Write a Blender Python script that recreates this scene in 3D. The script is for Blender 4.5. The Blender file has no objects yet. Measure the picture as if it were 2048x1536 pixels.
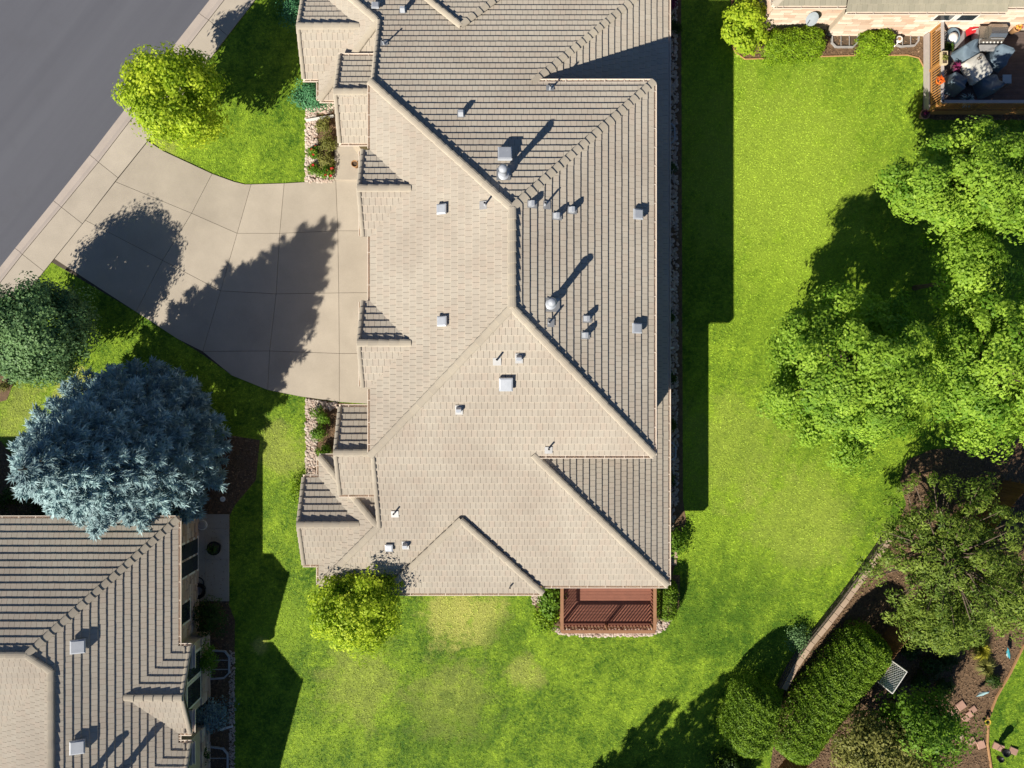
import bpy, math, random
import numpy as np
from mathutils import Vector, Matrix

# ------------------------------------------------------------------ camera, sky, sun, exposure
SC = bpy.context.scene
COL = SC.collection
H, F = 35.0, 1430.0                       # camera height (m), focal length in pixels of a 2048 px wide frame
cam_d = bpy.data.cameras.new('camera'); cam = bpy.data.objects.new('camera', cam_d); COL.objects.link(cam)
cam.location = (0, 0, H); cam.rotation_euler = (0, 0, 0)
cam_d.sensor_width = 36.0; cam_d.lens = 36.0 * F / 2048.0; cam_d.clip_end = 2000.0
SC.camera = cam
SUN = Vector((0.62, 0.785, 0)).normalized()      # plan direction in which shadows fall
EL = math.radians(34.6)
world = bpy.data.worlds.new('World'); SC.world = world; world.use_nodes = True
wn = world.node_tree.nodes; wl = world.node_tree.links
sky = wn.new('ShaderNodeTexSky'); sky.sky_type = 'NISHITA'; sky.sun_disc = False; sky.dust_density = 0.3; sky.ozone_density = 5.0; sky.altitude = 1700.0; sky.air_density = 0.85
sky.sun_elevation = EL; sky.sun_rotation = math.atan2(-SUN.x, -SUN.y)
wl.new(sky.outputs[0], wn['Background'].inputs[0]); wn['Background'].inputs[1].default_value = 0.05
sl = bpy.data.lights.new('sun', 'SUN'); sl.energy = 5.0; sl.angle = math.radians(0.5); sl.color = (1.0, 0.92, 0.79)
so = bpy.data.objects.new('sun', sl); COL.objects.link(so); so.location = (-30, -40, 40)
so.rotation_euler = Vector((SUN.x*math.cos(EL), SUN.y*math.cos(EL), -math.sin(EL))).to_track_quat('-Z', 'Y').to_euler()
SC.view_settings.view_transform = 'Standard'; SC.view_settings.look = 'None'
SC.view_settings.exposure = 0.60; SC.view_settings.gamma = 1.0; SC.view_settings.use_curve_mapping = False
SC.cycles.use_denoising = True
SC.cycles.max_bounces = 6; SC.cycles.transparent_max_bounces = 6

RND = random.Random(7)
NP = np.random.RandomState(11)
def P(px, py, z=0.0):
    """pixel of the 2048x1536 photograph at height z -> world"""
    s = (H - z) / F
    return ((px - 1024) * s, (768 - py) * s, z)
def P2(px, py, z=0.0): return P(px, py, z)[:2]
def PL(pts, z=0.0): return [P2(a, b, z) for a, b in pts]

# ------------------------------------------------------------------ materials
MATS = {}
def new_mat(name):
    m = bpy.data.materials.new(name); m.use_nodes = True
    nt = m.node_tree
    return m, nt, nt.nodes, nt.links, nt.nodes['Principled BSDF']
def mix_col(nt, fac, a, b):
    n = nt.nodes.new('ShaderNodeMix'); n.data_type = 'RGBA'
    for sock, v in ((n.inputs[0], fac), (n.inputs[6], a), (n.inputs[7], b)):
        if hasattr(v, 'links'): nt.links.new(v, sock)
        else: sock.default_value = v if not isinstance(v, tuple) else (*v, 1.0)
    return n.outputs[2]
def noise(nt, scale, detail=4, rough=0.55, coord=None):
    n = nt.nodes.new('ShaderNodeTexNoise'); n.inputs['Scale'].default_value = scale
    n.inputs['Detail'].default_value = detail; n.inputs['Roughness'].default_value = rough
    if coord is None:
        g = nt.nodes.new('ShaderNodeNewGeometry'); coord = g.outputs['Position']
    nt.links.new(coord, n.inputs['Vector'])
    return n.outputs['Fac']
def ramp(nt, fac, lo, hi):
    n = nt.nodes.new('ShaderNodeMapRange'); n.inputs[1].default_value = lo; n.inputs[2].default_value = hi
    nt.links.new(fac, n.inputs[0]); return n.outputs[0]
def math_n(nt, op, a, b=0.0):
    n = nt.nodes.new('ShaderNodeMath'); n.operation = op
    for s, v in ((n.inputs[0], a), (n.inputs[1], b)):
        if hasattr(v, 'links'): nt.links.new(v, s)
        else: s.default_value = v
    return n.outputs[0]
def add_bump(nt, bsdf, height, strength=0.4, dist=0.02):
    b = nt.nodes.new('ShaderNodeBump'); b.inputs['Strength'].default_value = strength; b.inputs['Distance'].default_value = dist
    nt.links.new(height, b.inputs['Height']); nt.links.new(b.outputs[0], bsdf.inputs['Normal'])

def mat(name, a, b=None, scale=3.0, fine=40.0, rough=0.8, metal=0.0, bump=0.25, vary=0.0, spec=0.3):
    """plain weathered surface: two tones mixed by a coarse noise and a fine grain"""
    if name in MATS: return MATS[name]
    m, nt, N, L, bs = new_mat(name)
    b = b or tuple(c * 0.8 for c in a)
    f = noise(nt, scale, 5, 0.6); f2 = noise(nt, fine, 3, 0.6)
    k = math_n(nt, 'ADD', math_n(nt, 'MULTIPLY', f, 0.65), math_n(nt, 'MULTIPLY', f2, 0.35))
    c = mix_col(nt, ramp(nt, k, 0.35, 0.65), a, b)
    if vary:
        oi = N.new('ShaderNodeObjectInfo')
        hs = N.new('ShaderNodeHueSaturation'); L.new(c, hs.inputs['Color'])
        L.new(math_n(nt, 'ADD', math_n(nt, 'MULTIPLY', oi.outputs['Random'], 2 * vary), 1.0 - vary), hs.inputs['Value'])
        c = hs.outputs[0]
    L.new(c, bs.inputs['Base Color'])
    bs.inputs['Roughness'].default_value = rough; bs.inputs['Metallic'].default_value = metal
    bs.inputs['Specular IOR Level'].default_value = spec
    if bump: add_bump(nt, bs, f2, bump, 0.01)
    MATS[name] = m; return m

def tile_mat(name, cols, wear):
    m, nt, N, L, bs = new_mat(name)
    at = N.new('ShaderNodeAttribute'); at.attribute_name = 'tone'
    oi = N.new('ShaderNodeObjectInfo')
    fr = math_n(nt, 'FRACT', math_n(nt, 'ADD', at.outputs['Fac'], oi.outputs['Random']))
    cr = N.new('ShaderNodeValToRGB'); L.new(fr, cr.inputs[0])
    e = cr.color_ramp.elements
    e[0].position = 0.0; e[0].color = (*cols[0], 1); e[1].position = 1.0; e[1].color = (*cols[-1], 1)
    for i, c in enumerate(cols[1:-1]):
        x = e.new((i + 1) / (len(cols) - 1)); x.color = (*c, 1)
    g = noise(nt, 60, 3, 0.7); big = noise(nt, 0.35, 5, 0.6); st = noise(nt, 6.0, 4, 0.65)
    c = mix_col(nt, math_n(nt, 'MULTIPLY', ramp(nt, st, 0.52, 0.75), 0.5), cr.outputs[0], wear)
    c = mix_col(nt, math_n(nt, 'MULTIPLY', ramp(nt, g, 0.4, 0.75), 0.35), c, tuple(v * 0.72 for v in cols[1]))
    c = mix_col(nt, math_n(nt, 'MULTIPLY', ramp(nt, big, 0.42, 0.68), 0.38), c, tuple(v * 0.8 for v in wear))
    L.new(c, bs.inputs['Base Color']); bs.inputs['Roughness'].default_value = 0.85; bs.inputs['Specular IOR Level'].default_value = 0.25; bs.inputs['Diffuse Roughness'].default_value = 0.6
    add_bump(nt, bs, g, 0.3, 0.008)
    MATS[name] = m; return m

def leaf_mat(name, dark, light, trans=0.35, rough=0.55):
    m, nt, N, L, bs = new_mat(name)
    at = N.new('ShaderNodeAttribute'); at.attribute_name = 'tone'
    c = mix_col(nt, at.outputs['Fac'], dark, light)
    L.new(c, bs.inputs['Base Color']); bs.inputs['Roughness'].default_value = rough; bs.inputs['Specular IOR Level'].default_value = 0.25
    tr = N.new('ShaderNodeBsdfTranslucent'); L.new(c, tr.inputs['Color'])
    mx = N.new('ShaderNodeMixShader'); mx.inputs[0].default_value = trans
    L.new(bs.outputs[0], mx.inputs[1]); L.new(tr.outputs[0], mx.inputs[2])
    L.new(mx.outputs[0], N['Material Output'].inputs['Surface'])
    MATS[name] = m; return m

def lawn_mat(name):
    m, nt, N, L, bs = new_mat(name)
    g = N.new('ShaderNodeNewGeometry'); pos = g.outputs['Position']
    sp = N.new('ShaderNodeSeparateXYZ'); L.new(pos, sp.inputs[0])
    fl = N.new('ShaderNodeCombineXYZ'); L.new(sp.outputs[0], fl.inputs[0]); L.new(sp.outputs[1], fl.inputs[1])
    flat = fl.outputs[0]
    big = noise(nt, 0.16, 4, 0.55, flat); mid = noise(nt, 0.9, 6, 0.72, flat); fine = noise(nt, 5.5, 5, 0.75, flat)
    k = math_n(nt, 'ADD', math_n(nt, 'ADD', math_n(nt, 'MULTIPLY', big, 0.40), math_n(nt, 'MULTIPLY', mid, 0.62)), math_n(nt, 'MULTIPLY', fine, 0.75))
    wv = N.new('ShaderNodeTexWave'); wv.inputs['Scale'].default_value = 0.30; wv.inputs['Distortion'].default_value = 3.0; wv.inputs['Detail Scale'].default_value = 0.6
    mw = N.new('ShaderNodeMapping'); mw.inputs['Rotation'].default_value = (0, 0, math.radians(24)); L.new(flat, mw.inputs[0]); L.new(mw.outputs[0], wv.inputs['Vector'])
    k = math_n(nt, 'ADD', k, math_n(nt, 'MULTIPLY', math_n(nt, 'SUBTRACT', wv.outputs['Fac'], 0.5), 0.045))     # mowing passes
    c = mix_col(nt, ramp(nt, k, 0.74, 1.06), LAWN_DARK, LAWN_LIGHT)
    # lighter dry patches of worn turf, each a soft irregular blot
    for (px, py, r, amt, pc) in [(*q, LAWN_DRY) for q in DRY] + [(*q, LAWN_LIGHT) for q in LUSH] + [(*q, LAWN_DARK) for q in DEEP]:
        x, y = P2(px, py)
        d = N.new('ShaderNodeVectorMath'); d.operation = 'DISTANCE'; L.new(flat, d.inputs[0]); d.inputs[1].default_value = (x, y, 0)
        q = math_n(nt, 'ADD', math_n(nt, 'DIVIDE', d.outputs['Value'], r), math_n(nt, 'MULTIPLY', math_n(nt, 'SUBTRACT', mid, 0.5), 3.0))
        w = N.new('ShaderNodeMapRange'); w.interpolation_type = 'SMOOTHSTEP'
        w.inputs[1].default_value = 1.15; w.inputs[2].default_value = 0.45; L.new(q, w.inputs[0])
        c = mix_col(nt, math_n(nt, 'MULTIPLY', w.outputs[0], amt), c, pc)
    at = N.new('ShaderNodeAttribute'); at.attribute_name = 'tone'
    hs = N.new('ShaderNodeHueSaturation'); L.new(c, hs.inputs['Color'])
    L.new(math_n(nt, 'ADD', math_n(nt, 'MULTIPLY', at.outputs['Fac'], 0.7), 0.65), hs.inputs['Value'])
    L.new(hs.outputs[0], bs.inputs['Base Color']); bs.inputs['Roughness'].default_value = 0.7; bs.inputs['Specular IOR Level'].default_value = 0.15
    add_bump(nt, bs, noise(nt, 25, 3, 0.7, flat), 0.5, 0.03)
    MATS[name] = m; return m

LAWN_DARK = (0.075, 0.185, 0.014); LAWN_LIGHT = (0.42, 0.62, 0.045); LAWN_DRY = (0.66, 0.66, 0.17)
DRY = [(900, 1225, 1.5, 0.75), (965, 1240, 1.5, 0.7), (1050, 1350, 1.0, 0.45), (900, 1400, 2.2, 0.35), (145, 790, 1.4, 0.7), (1560, 350, 5.0, 0.25),
       (330, 310, 1.1, 0.4), (560, 900, 1.6, 0.35), (520, 1290, 0.5, 0.8), (1470, 900, 3.0, 0.25), (1600, 1040, 3.0, 0.3), (40, 830, 1.6, 0.35), (720, 1370, 2.2, 0.3)]
LUSH = [(1560, 330, 6.5, 0.55), (1600, 600, 4.0, 0.4), (1500, 1000, 5.0, 0.3), (560, 1250, 1.5, .4)]
DEEP = [(1400, 1250, 3.0, .5), (900, 1470, 3.0, .35), (1010, 1270, 1.2, .5), (1760, 1000, 2.0, .3), (545, 1000, 1.0, .4), (1500, 1200, 2.5, .3)]
M_LAWN = lawn_mat('lawn_grass')
M_TILE = tile_mat('concrete_roof_tile', [(0.525, 0.478, 0.405), (0.545, 0.495, 0.418), (0.505, 0.46, 0.388), (0.555, 0.508, 0.43), (0.545, 0.478, 0.40), (0.52, 0.475, 0.402)], (0.46, 0.38, 0.31))
M_TILE_NE = tile_mat('grey_roof_tile', [(0.33, 0.31, 0.24), (0.36, 0.335, 0.26), (0.30, 0.285, 0.22)], (0.26, 0.24, 0.19))
M_CAP = tile_mat('concrete_ridge_tile', [(0.53, 0.475, 0.385), (0.49, 0.44, 0.36), (0.55, 0.495, 0.40)], (0.43, 0.37, 0.30))
M_UNDER = mat('roof_underlay', (0.06, 0.05, 0.045))
M_GUT = mat('gutter_paint', (0.80, 0.70, 0.60), (0.74, 0.64, 0.54), bump=0, rough=0.45)
M_STUCCO = mat('stucco', (0.50, 0.43, 0.34), (0.44, 0.38, 0.30), 1.2, 60)
M_CONC = mat('concrete_pale', (0.475, 0.42, 0.345), (0.375, 0.33, 0.27), 0.55, 26, bump=0.12, vary=0.06)
M_WALK = mat('concrete_walk', (0.49, 0.435, 0.36), (0.40, 0.355, 0.295), 0.8, 22, bump=0.12, vary=0.03)
M_CURB = mat('concrete_curb', (0.47, 0.41, 0.365), (0.41, 0.355, 0.315), 1.2, 22, bump=0.15, vary=0.03)
M_JOINT = mat('joint_dirt', (0.10, 0.08, 0.06))
def asphalt_mat():
    m, nt, N, L, bs = new_mat('asphalt')
    g = N.new('ShaderNodeNewGeometry'); mp = N.new('ShaderNodeMapping'); L.new(g.outputs['Position'], mp.inputs[0])
    mp.vector_type = 'TEXTURE'; mp.inputs['Rotation'].default_value = (0, 0, math.radians(52)); mp.inputs['Scale'].default_value = (16.0, 1.0, 1.0)
    st = noise(nt, 0.9, 4, 0.6, mp.outputs[0]); gr = noise(nt, 70, 3, 0.7); bl = noise(nt, 0.5, 5, 0.6)
    c = mix_col(nt, ramp(nt, st, 0.35, 0.65), (0.132, 0.138, 0.163), (0.116, 0.121, 0.145))
    c = mix_col(nt, math_n(nt, 'MULTIPLY', ramp(nt, gr, 0.35, 0.7), 0.5), c, (0.085, 0.088, 0.105))
    c = mix_col(nt, math_n(nt, 'MULTIPLY', ramp(nt, bl, 0.55, 0.75), 0.35), c, (0.095, 0.098, 0.112))
    L.new(c, bs.inputs['Base Color']); bs.inputs['Roughness'].default_value = 0.9; bs.inputs['Specular IOR Level'].default_value = 0.2
    add_bump(nt, bs, gr, 0.4, 0.01); return m
M_ASPH = asphalt_mat()
M_SOIL = mat('soil', (0.14, 0.10, 0.065), (0.09, 0.065, 0.045), 2, 30)
M_MULCH = mat('bark_mulch', (0.22, 0.14, 0.08), (0.085, 0.055, 0.032), 6, 30, bump=0.9)
M_GALV = mat('galvanised_metal', (0.47, 0.50, 0.55), (0.39, 0.42, 0.47), 4, 30, rough=0.42, metal=0.12, bump=0.05)
M_LEAD = mat('flashing_grey', (0.46, 0.46, 0.46), (0.38, 0.38, 0.38), 4, 30, rough=0.5, metal=0.3, bump=0.05)
M_WHITE = mat('white_paint', (0.80, 0.79, 0.76), (0.72, 0.70, 0.67), 3, 30, rough=0.5, bump=0.05)
M_GLASS = mat('window_glass', (0.02, 0.03, 0.035), (0.03, 0.04, 0.05), rough=0.08, bump=0, spec=0.8)
M_BARK = mat('bark', (0.16, 0.12, 0.085), (0.09, 0.068, 0.05), 5, 35, bump=0.7)
M_BLACK = mat('black_rubber', (0.012, 0.012, 0.014), rough=0.45, bump=0)
M_TERRA = mat('terracotta', (0.42, 0.24, 0.11), (0.34, 0.19, 0.09))
M_WOOD_RED = mat('redwood_stain', (0.30, 0.125, 0.085), (0.235, 0.10, 0.07), 2.5, 35, vary=0.08)
M_WOOD_TAN = mat('rail_stain', (0.36, 0.19, 0.105), (0.30, 0.155, 0.085), 2.5, 35, vary=0.05)
M_CEDAR = mat('cedar_orange', (0.50, 0.25, 0.075), (0.40, 0.19, 0.06), 2.5, 35, vary=0.08)
M_FENCE = mat('fence_board', (0.26, 0.135, 0.055), (0.18, 0.09, 0.04), 3, 35, vary=0.15)
M_GREYRAIL = mat('grey_composite', (0.48, 0.43, 0.41), (0.42, 0.38, 0.36))
M_COVER = mat('slate_blue_canvas', (0.135, 0.185, 0.235), (0.11, 0.155, 0.20), 3, 60, rough=0.75)
M_CLOTH = mat('pale_canvas', (0.62, 0.61, 0.56), (0.56, 0.55, 0.50), 3, 60)
M_DECKDARK = mat('dark_deck', (0.13, 0.095, 0.085), (0.09, 0.07, 0.065), vary=0.1)
def stone_mat(name, cols):
    return tile_mat(name, cols, tuple(c * 0.8 for c in cols[0]))
M_STONE = stone_mat('pale_ledge_stone', [(0.62, 0.50, 0.41), (0.50, 0.36, 0.27), (0.70, 0.60, 0.51), (0.55, 0.41, 0.32), (0.42, 0.29, 0.21), (0.66, 0.55, 0.46)])
M_COBBLE = stone_mat('river_cobble', [(0.62, 0.50, 0.42), (0.74, 0.67, 0.60), (0.50, 0.36, 0.29), (0.68, 0.58, 0.49), (0.40, 0.30, 0.25)])
M_FLAG = mat('pink_flagstone', (0.46, 0.28, 0.21), (0.38, 0.23, 0.175), vary=0.12)
M_BLOCK = mat('wall_cap_block', (0.46, 0.35, 0.26), (0.39, 0.29, 0.21), vary=0.08)
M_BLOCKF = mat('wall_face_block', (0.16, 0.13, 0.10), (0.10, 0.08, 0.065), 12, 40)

# ------------------------------------------------------------------ mesh helpers
ORG = {}
def mesh_np(name, v, f, material, tone=None, smooth=False):
    me = bpy.data.meshes.new(name)
    v = np.asarray(v, dtype=np.float32); f = np.asarray(f, dtype=np.int32)
    k = f.shape[1]
    me.vertices.add(len(v)); me.vertices.foreach_set('co', v.ravel())
    me.loops.add(f.size); me.loops.foreach_set('vertex_index', f.ravel())
    me.polygons.add(len(f)); me.polygons.foreach_set('loop_start', np.arange(0, f.size, k, dtype=np.int32))
    me.update(calc_edges=True)
    if tone is not None:
        a = me.attributes.new('tone', 'FLOAT', 'POINT'); a.data.foreach_set('value', np.asarray(tone, dtype=np.float32))
    me.materials.append(material)
    return me
def link(name, me, parent=None, loc=None):
    o = bpy.data.objects.new(name, me); COL.objects.link(o)
    org = Vector(ORG.get(parent.name, (0, 0, 0))) if parent else Vector((0, 0, 0))
    L = Vector(loc) if loc is not None else org
    o.location = L - org if parent else L
    if parent: o.parent = parent
    ORG[o.name] = tuple(L)
    return o
def tag(o, label, cat, group=None, kind=None):
    if label: o['label'] = label
    if cat: o['category'] = cat
    if group: o['group'] = group
    if kind: o['kind'] = kind
    return o
def thing(name, label, cat, loc, group=None):
    o = bpy.data.objects.new(name, None); COL.objects.link(o); o.location = loc; o.empty_display_size = 0.3
    ORG[o.name] = tuple(loc)
    return tag(o, label, cat, group)

class MB:
    """collects shapes in world coordinates; build() links them as ONE mesh object"""
    def __init__(s): s.v = []; s.f = []; s.t = []
    def add(s, v, f, tone=0.0):
        n = len(s.v); s.v += [tuple(p) for p in v]; s.f += [tuple(i + n for i in q) for q in f]; s.t += [tone] * len(v); return s
    def prism(s, poly, z0, z1, tone=0.0):
        n = len(poly)
        a = sum(poly[i][0] * poly[(i + 1) % n][1] - poly[(i + 1) % n][0] * poly[i][1] for i in range(n))
        if a < 0: poly = poly[::-1]
        v = [(x, y, z0) for x, y in poly] + [(x, y, z1) for x, y in poly]
        f = [tuple(range(n, 2 * n)), tuple(range(n - 1, -1, -1))] + [(i, (i + 1) % n, n + (i + 1) % n, n + i) for i in range(n)]
        return s.add(v, f, tone)
    def box(s, x0, x1, y0, y1, z0, z1): return s.prism([(x0, y0), (x1, y0), (x1, y1), (x0, y1)], z0, z1)
    def obox(s, c, size, rz=0.0, rx=0.0, ry=0.0, bev=0.0):
        R = Matrix.Rotation(rz, 3, 'Z') @ Matrix.Rotation(rx, 3, 'X') @ Matrix.Rotation(ry, 3, 'Y')
        hx, hy, hz = (q / 2 for q in size); b = bev
        if b:
            ring = lambda z, k: [(x * (hx - k), y * (hy - k), z) for x, y in ((-1, -1), (1, -1), (1, 1), (-1, 1))]
            lv = [ring(-hz, b), ring(-hz + b, 0), ring(hz - b, 0), ring(hz, b)]
            v = sum(lv, []); f = [(3, 2, 1, 0), (12, 13, 14, 15)]
            for r in range(3): f += [(r*4+i, r*4+(i+1) % 4, r*4+4+(i+1) % 4, r*4+4+i) for i in range(4)]
        else:
            v = [(x*hx, y*hy, z*hz) for z in (-1, 1) for x, y in ((-1, -1), (1, -1), (1, 1), (-1, 1))]
            f = [(3, 2, 1, 0), (4, 5, 6, 7)] + [(i, (i+1) % 4, 4+(i+1) % 4, 4+i) for i in range(4)]
        c = Vector(c)
        return s.add([c + R @ Vector(p) for p in v], f)
    def bar(s, a, b, w, h):
        """square bar between two points"""
        a, b = Vector(a), Vector(b); d = (b - a); L = d.length; d.normalize()
        up = Vector((0, 0, 1)) if abs(d.z) < 0.95 else Vector((1, 0, 0))
        sx = d.cross(up).normalized(); sz = sx.cross(d)
        v = [p + sx * (i * w / 2) + sz * (j * h / 2) for p in (a, b) for i, j in ((-1, -1), (1, -1), (1, 1), (-1, 1))]
        return s.add(v, [(0, 1, 2, 3), (7, 6, 5, 4)] + [(i, 4 + i, 4 + (i+1) % 4, (i+1) % 4) for i in range(4)])
    def tube(s, pts, radii, n=7, cap=True):
        pts = [Vector(p) for p in pts]
        if not hasattr(radii, '__len__'): radii = [radii] * len(pts)
        v = []; f = []
        for i, p in enumerate(pts):
            d = (pts[min(i+1, len(pts)-1)] - pts[max(i-1, 0)]).normalized()
            up = Vector((0, 0, 1)) if abs(d.z) < 0.9 else Vector((1, 0, 0))
            a = d.cross(up).normalized(); b = a.cross(d)
            v += [p + a * (radii[i] * math.cos(2*math.pi*k/n)) + b * (radii[i] * math.sin(2*math.pi*k/n)) for k in range(n)]
        for i in range(len(pts) - 1):
            f += [(i*n+k, (i+1)*n+k, (i+1)*n+(k+1) % n, i*n+(k+1) % n) for k in range(n)]
        if cap: f += [tuple(range(n)), tuple(range((len(pts)-1)*n + n-1, (len(pts)-1)*n - 1, -1))]
        return s.add(v, f)
    def lathe(s, prof, c, n=16, sx=1.0, sy=1.0):
        v = []; f = []
        for r, z in prof: v += [(c[0] + sx*r*math.cos(2*math.pi*k/n), c[1] + sy*r*math.sin(2*math.pi*k/n), c[2] + z) for k in range(n)]
        for i in range(len(prof)-1): f += [(i*n+k, i*n+(k+1) % n, (i+1)*n+(k+1) % n, (i+1)*n+k) for k in range(n)]
        return s.add(v, f)
    def mesh(s, name, material, org=(0, 0, 0), smooth=False):
        me = bpy.data.meshes.new(name)
        me.from_pydata([(p[0]-org[0], p[1]-org[1], p[2]-org[2]) for p in s.v], [], s.f)
        if any(s.t):
            a = me.attributes.new('tone', 'FLOAT', 'POINT'); a.data.foreach_set('value', s.t)
        if smooth:
            me.polygons.foreach_set('use_smooth', [True] * len(me.polygons))
        me.materials.append(material); me.update(); return me
    def build(s, name, material, parent=None, loc=None, smooth=False):
        org = loc if loc is not None else (ORG.get(parent.name, (0, 0, 0)) if parent else (0, 0, 0))
        return link(name, s.mesh(name, material, org, smooth), parent, loc)
def structure(o): o['kind'] = 'structure'; return o
def inset(poly, g):
    n = len(poly); a = sum(poly[i][0]*poly[(i+1) % n][1] - poly[(i+1) % n][0]*poly[i][1] for i in range(n))
    if a < 0: poly = poly[::-1]
    out = []
    for i in range(n):
        p0, p, p1 = Vector(poly[i-1]), Vector(poly[i]), Vector(poly[(i+1) % n])
        d0 = (p - p0).normalized(); d1 = (p1 - p).normalized()
        n0 = Vector((-d0.y, d0.x)); n1 = Vector((-d1.y, d1.x)); m = n0 + n1
        m = m / max(0.3, m.dot(n0)); out.append((p.x + m.x*g, p.y + m.y*g))
    return out

# ------------------------------------------------------------------ leaves and crowns
def rand_unit(n): 
    v = NP.normal(size=(n, 3)); return v / np.linalg.norm(v, axis=1, keepdims=True)
def norm(a): return a / np.maximum(np.linalg.norm(a, axis=1, keepdims=True), 1e-9)
def rhombs(c, nrm, ln, wd, tdir=None, fold=0.0):
    """leaf quads at c facing nrm, length along tdir"""
    n = len(c); nrm = norm(nrm)
    t = tdir if tdir is not None else rand_unit(n)
    t = norm(t - nrm * np.sum(t * nrm, axis=1, keepdims=True)); b = np.cross(nrm, t)
    ln = np.broadcast_to(np.asarray(ln, float), (n,))[:, None]; wd = np.broadcast_to(np.asarray(wd, float), (n,))[:, None]
    v = np.stack([c - t*ln/2, c + b*wd/2 - t*ln*0.08 + nrm*wd*fold, c + t*ln/2, c - b*wd/2 - t*ln*0.08 + nrm*wd*fold], axis=1).reshape(-1, 3)
    f = np.arange(4*n).reshape(n, 4)
    return v, f
def crown_points(center, radii, nclump, rc, nleaf, seed, hollow=0.55, flat=0.75, up=0.25, low=-0.55, lobes=0):
    """leaf positions on clump shells spread through an ellipsoid"""
    rs = np.random.RandomState(seed)
    u = rs.normal(size=(nclump*3, 3)); u /= np.linalg.norm(u, axis=1, keepdims=True)
    u = u[u[:, 2] > low][:nclump]; k = len(u)
    rad = (hollow + (1 - hollow) * rs.rand(k) ** 0.6)[:, None]
    rad *= (0.86 + 0.28 * rs.rand(k))[:, None]
    if lobes:
        g = rs.normal(size=(lobes*4, 3)); g /= np.linalg.norm(g, axis=1, keepdims=True); g = g[g[:, 2] > low]
        keep = []
        for q in g:                                   # boughs kept apart so that dark gaps stay between them
            if len(keep) < lobes and all(np.dot(q, w_) < 1 - 2.1/lobes for w_ in keep): keep.append(q)
        g = np.array(keep); j = rs.randint(0, len(g), k)
        lr = (hollow + (1.02 - hollow) * rs.rand(len(g)))[j][:, None]
        u = norm(g[j] + rs.normal(size=(k, 3)) * 0.75 / math.sqrt(lobes))
        rad = lr * (0.80 + 0.26 * rs.rand(k))[:, None]
    cc = np.asarray(center) + u * rad * np.asarray(radii)
    rr = rc * (0.65 + 0.7 * rs.rand(k))
    idx = rs.randint(0, k, nclump * nleaf)
    w = rs.normal(size=(len(idx), 3)); w /= np.linalg.norm(w, axis=1, keepdims=True)
    w[:, 2] = np.where(w[:, 2] < -0.25, -w[:, 2], w[:, 2])
    sh = (0.45 + 0.6 * rs.rand(len(idx)) ** 0.5)[:, None]
    lump = w * sh * rr[idx][:, None] * np.array([1.15, 1.15, flat])
    ax = rs.rand(k)*6.283; el = (0.35 + 0.5*rs.rand(k))[idx]; dx, dy = np.cos(ax)[idx], np.sin(ax)[idx]      # clumps drawn out into sprays
    pr = (lump[:, 0]*dx + lump[:, 1]*dy)*el; lump[:, 0] += pr*dx; lump[:, 1] += pr*dy
    pts = cc[idx] + lump
    nrm = norm(w * 0.8 + u[idx] * 0.5 + np.array([0, 0, up]) + rs.normal(size=w.shape) * 0.45)
    ctone = rs.rand(k)[idx]
    tone = np.clip(0.62 * ctone + 0.38 * rs.rand(len(idx)), 0, 1)
    return pts, nrm, tone, cc
def trunk_mesh(base, top, r, targets, seed, sag=0.1):
    rs = random.Random(seed); mb = MB()
    b, t = Vector(base), Vector(top)
    mid = b.lerp(t, 0.5) + Vector((rs.uniform(-.1, .1), rs.uniform(-.1, .1), 0))
    mb.tube([b, b.lerp(mid, 0.3), mid, t], [r*1.35, r, r*0.8, r*0.3], 8)
    for q in targets:
        q = Vector(q); s = b.lerp(t, rs.uniform(0.35, 0.85)); m = s.lerp(q, 0.5) + Vector((rs.uniform(-.15, .15), rs.uniform(-.15, .15), rs.uniform(.0, .25)))
        mb.tube([s, m, q], [r*0.38, r*0.22, r*0.07], 5, cap=False)
    return mb
def tree(name, label, cat, base, center, radii, material, nclump=90, rc=0.6, nleaf=150, leaf=0.16, seed=1, trunk_r=0.14, limbs=18, group=None, hollow=0.55, flat=0.75, low=-0.55, aspect=0.62, fold=0.12, lobes=0):
    t = thing(name, label, cat, base, group)
    pts, nrm, tone, cc = crown_points(center, radii, nclump, rc, nleaf, seed, hollow, flat, low=low, lobes=lobes)
    ln = leaf * (0.7 + 0.6 * np.random.RandomState(seed).rand(len(pts)))
    v, f = rhombs(pts, nrm, ln, ln * aspect, fold=fold)
    me = mesh_np('crown', v - np.asarray(base), f, material, np.repeat(tone, 4))
    link('crown', me, t)
    top = (center[0], center[1], center[2] + radii[2] * 0.45)
    trunk_mesh(base, top, trunk_r, cc[::max(1, len(cc)//max(1, limbs))], seed).build('trunk', M_BARK, t, smooth=True)
    return t
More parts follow.
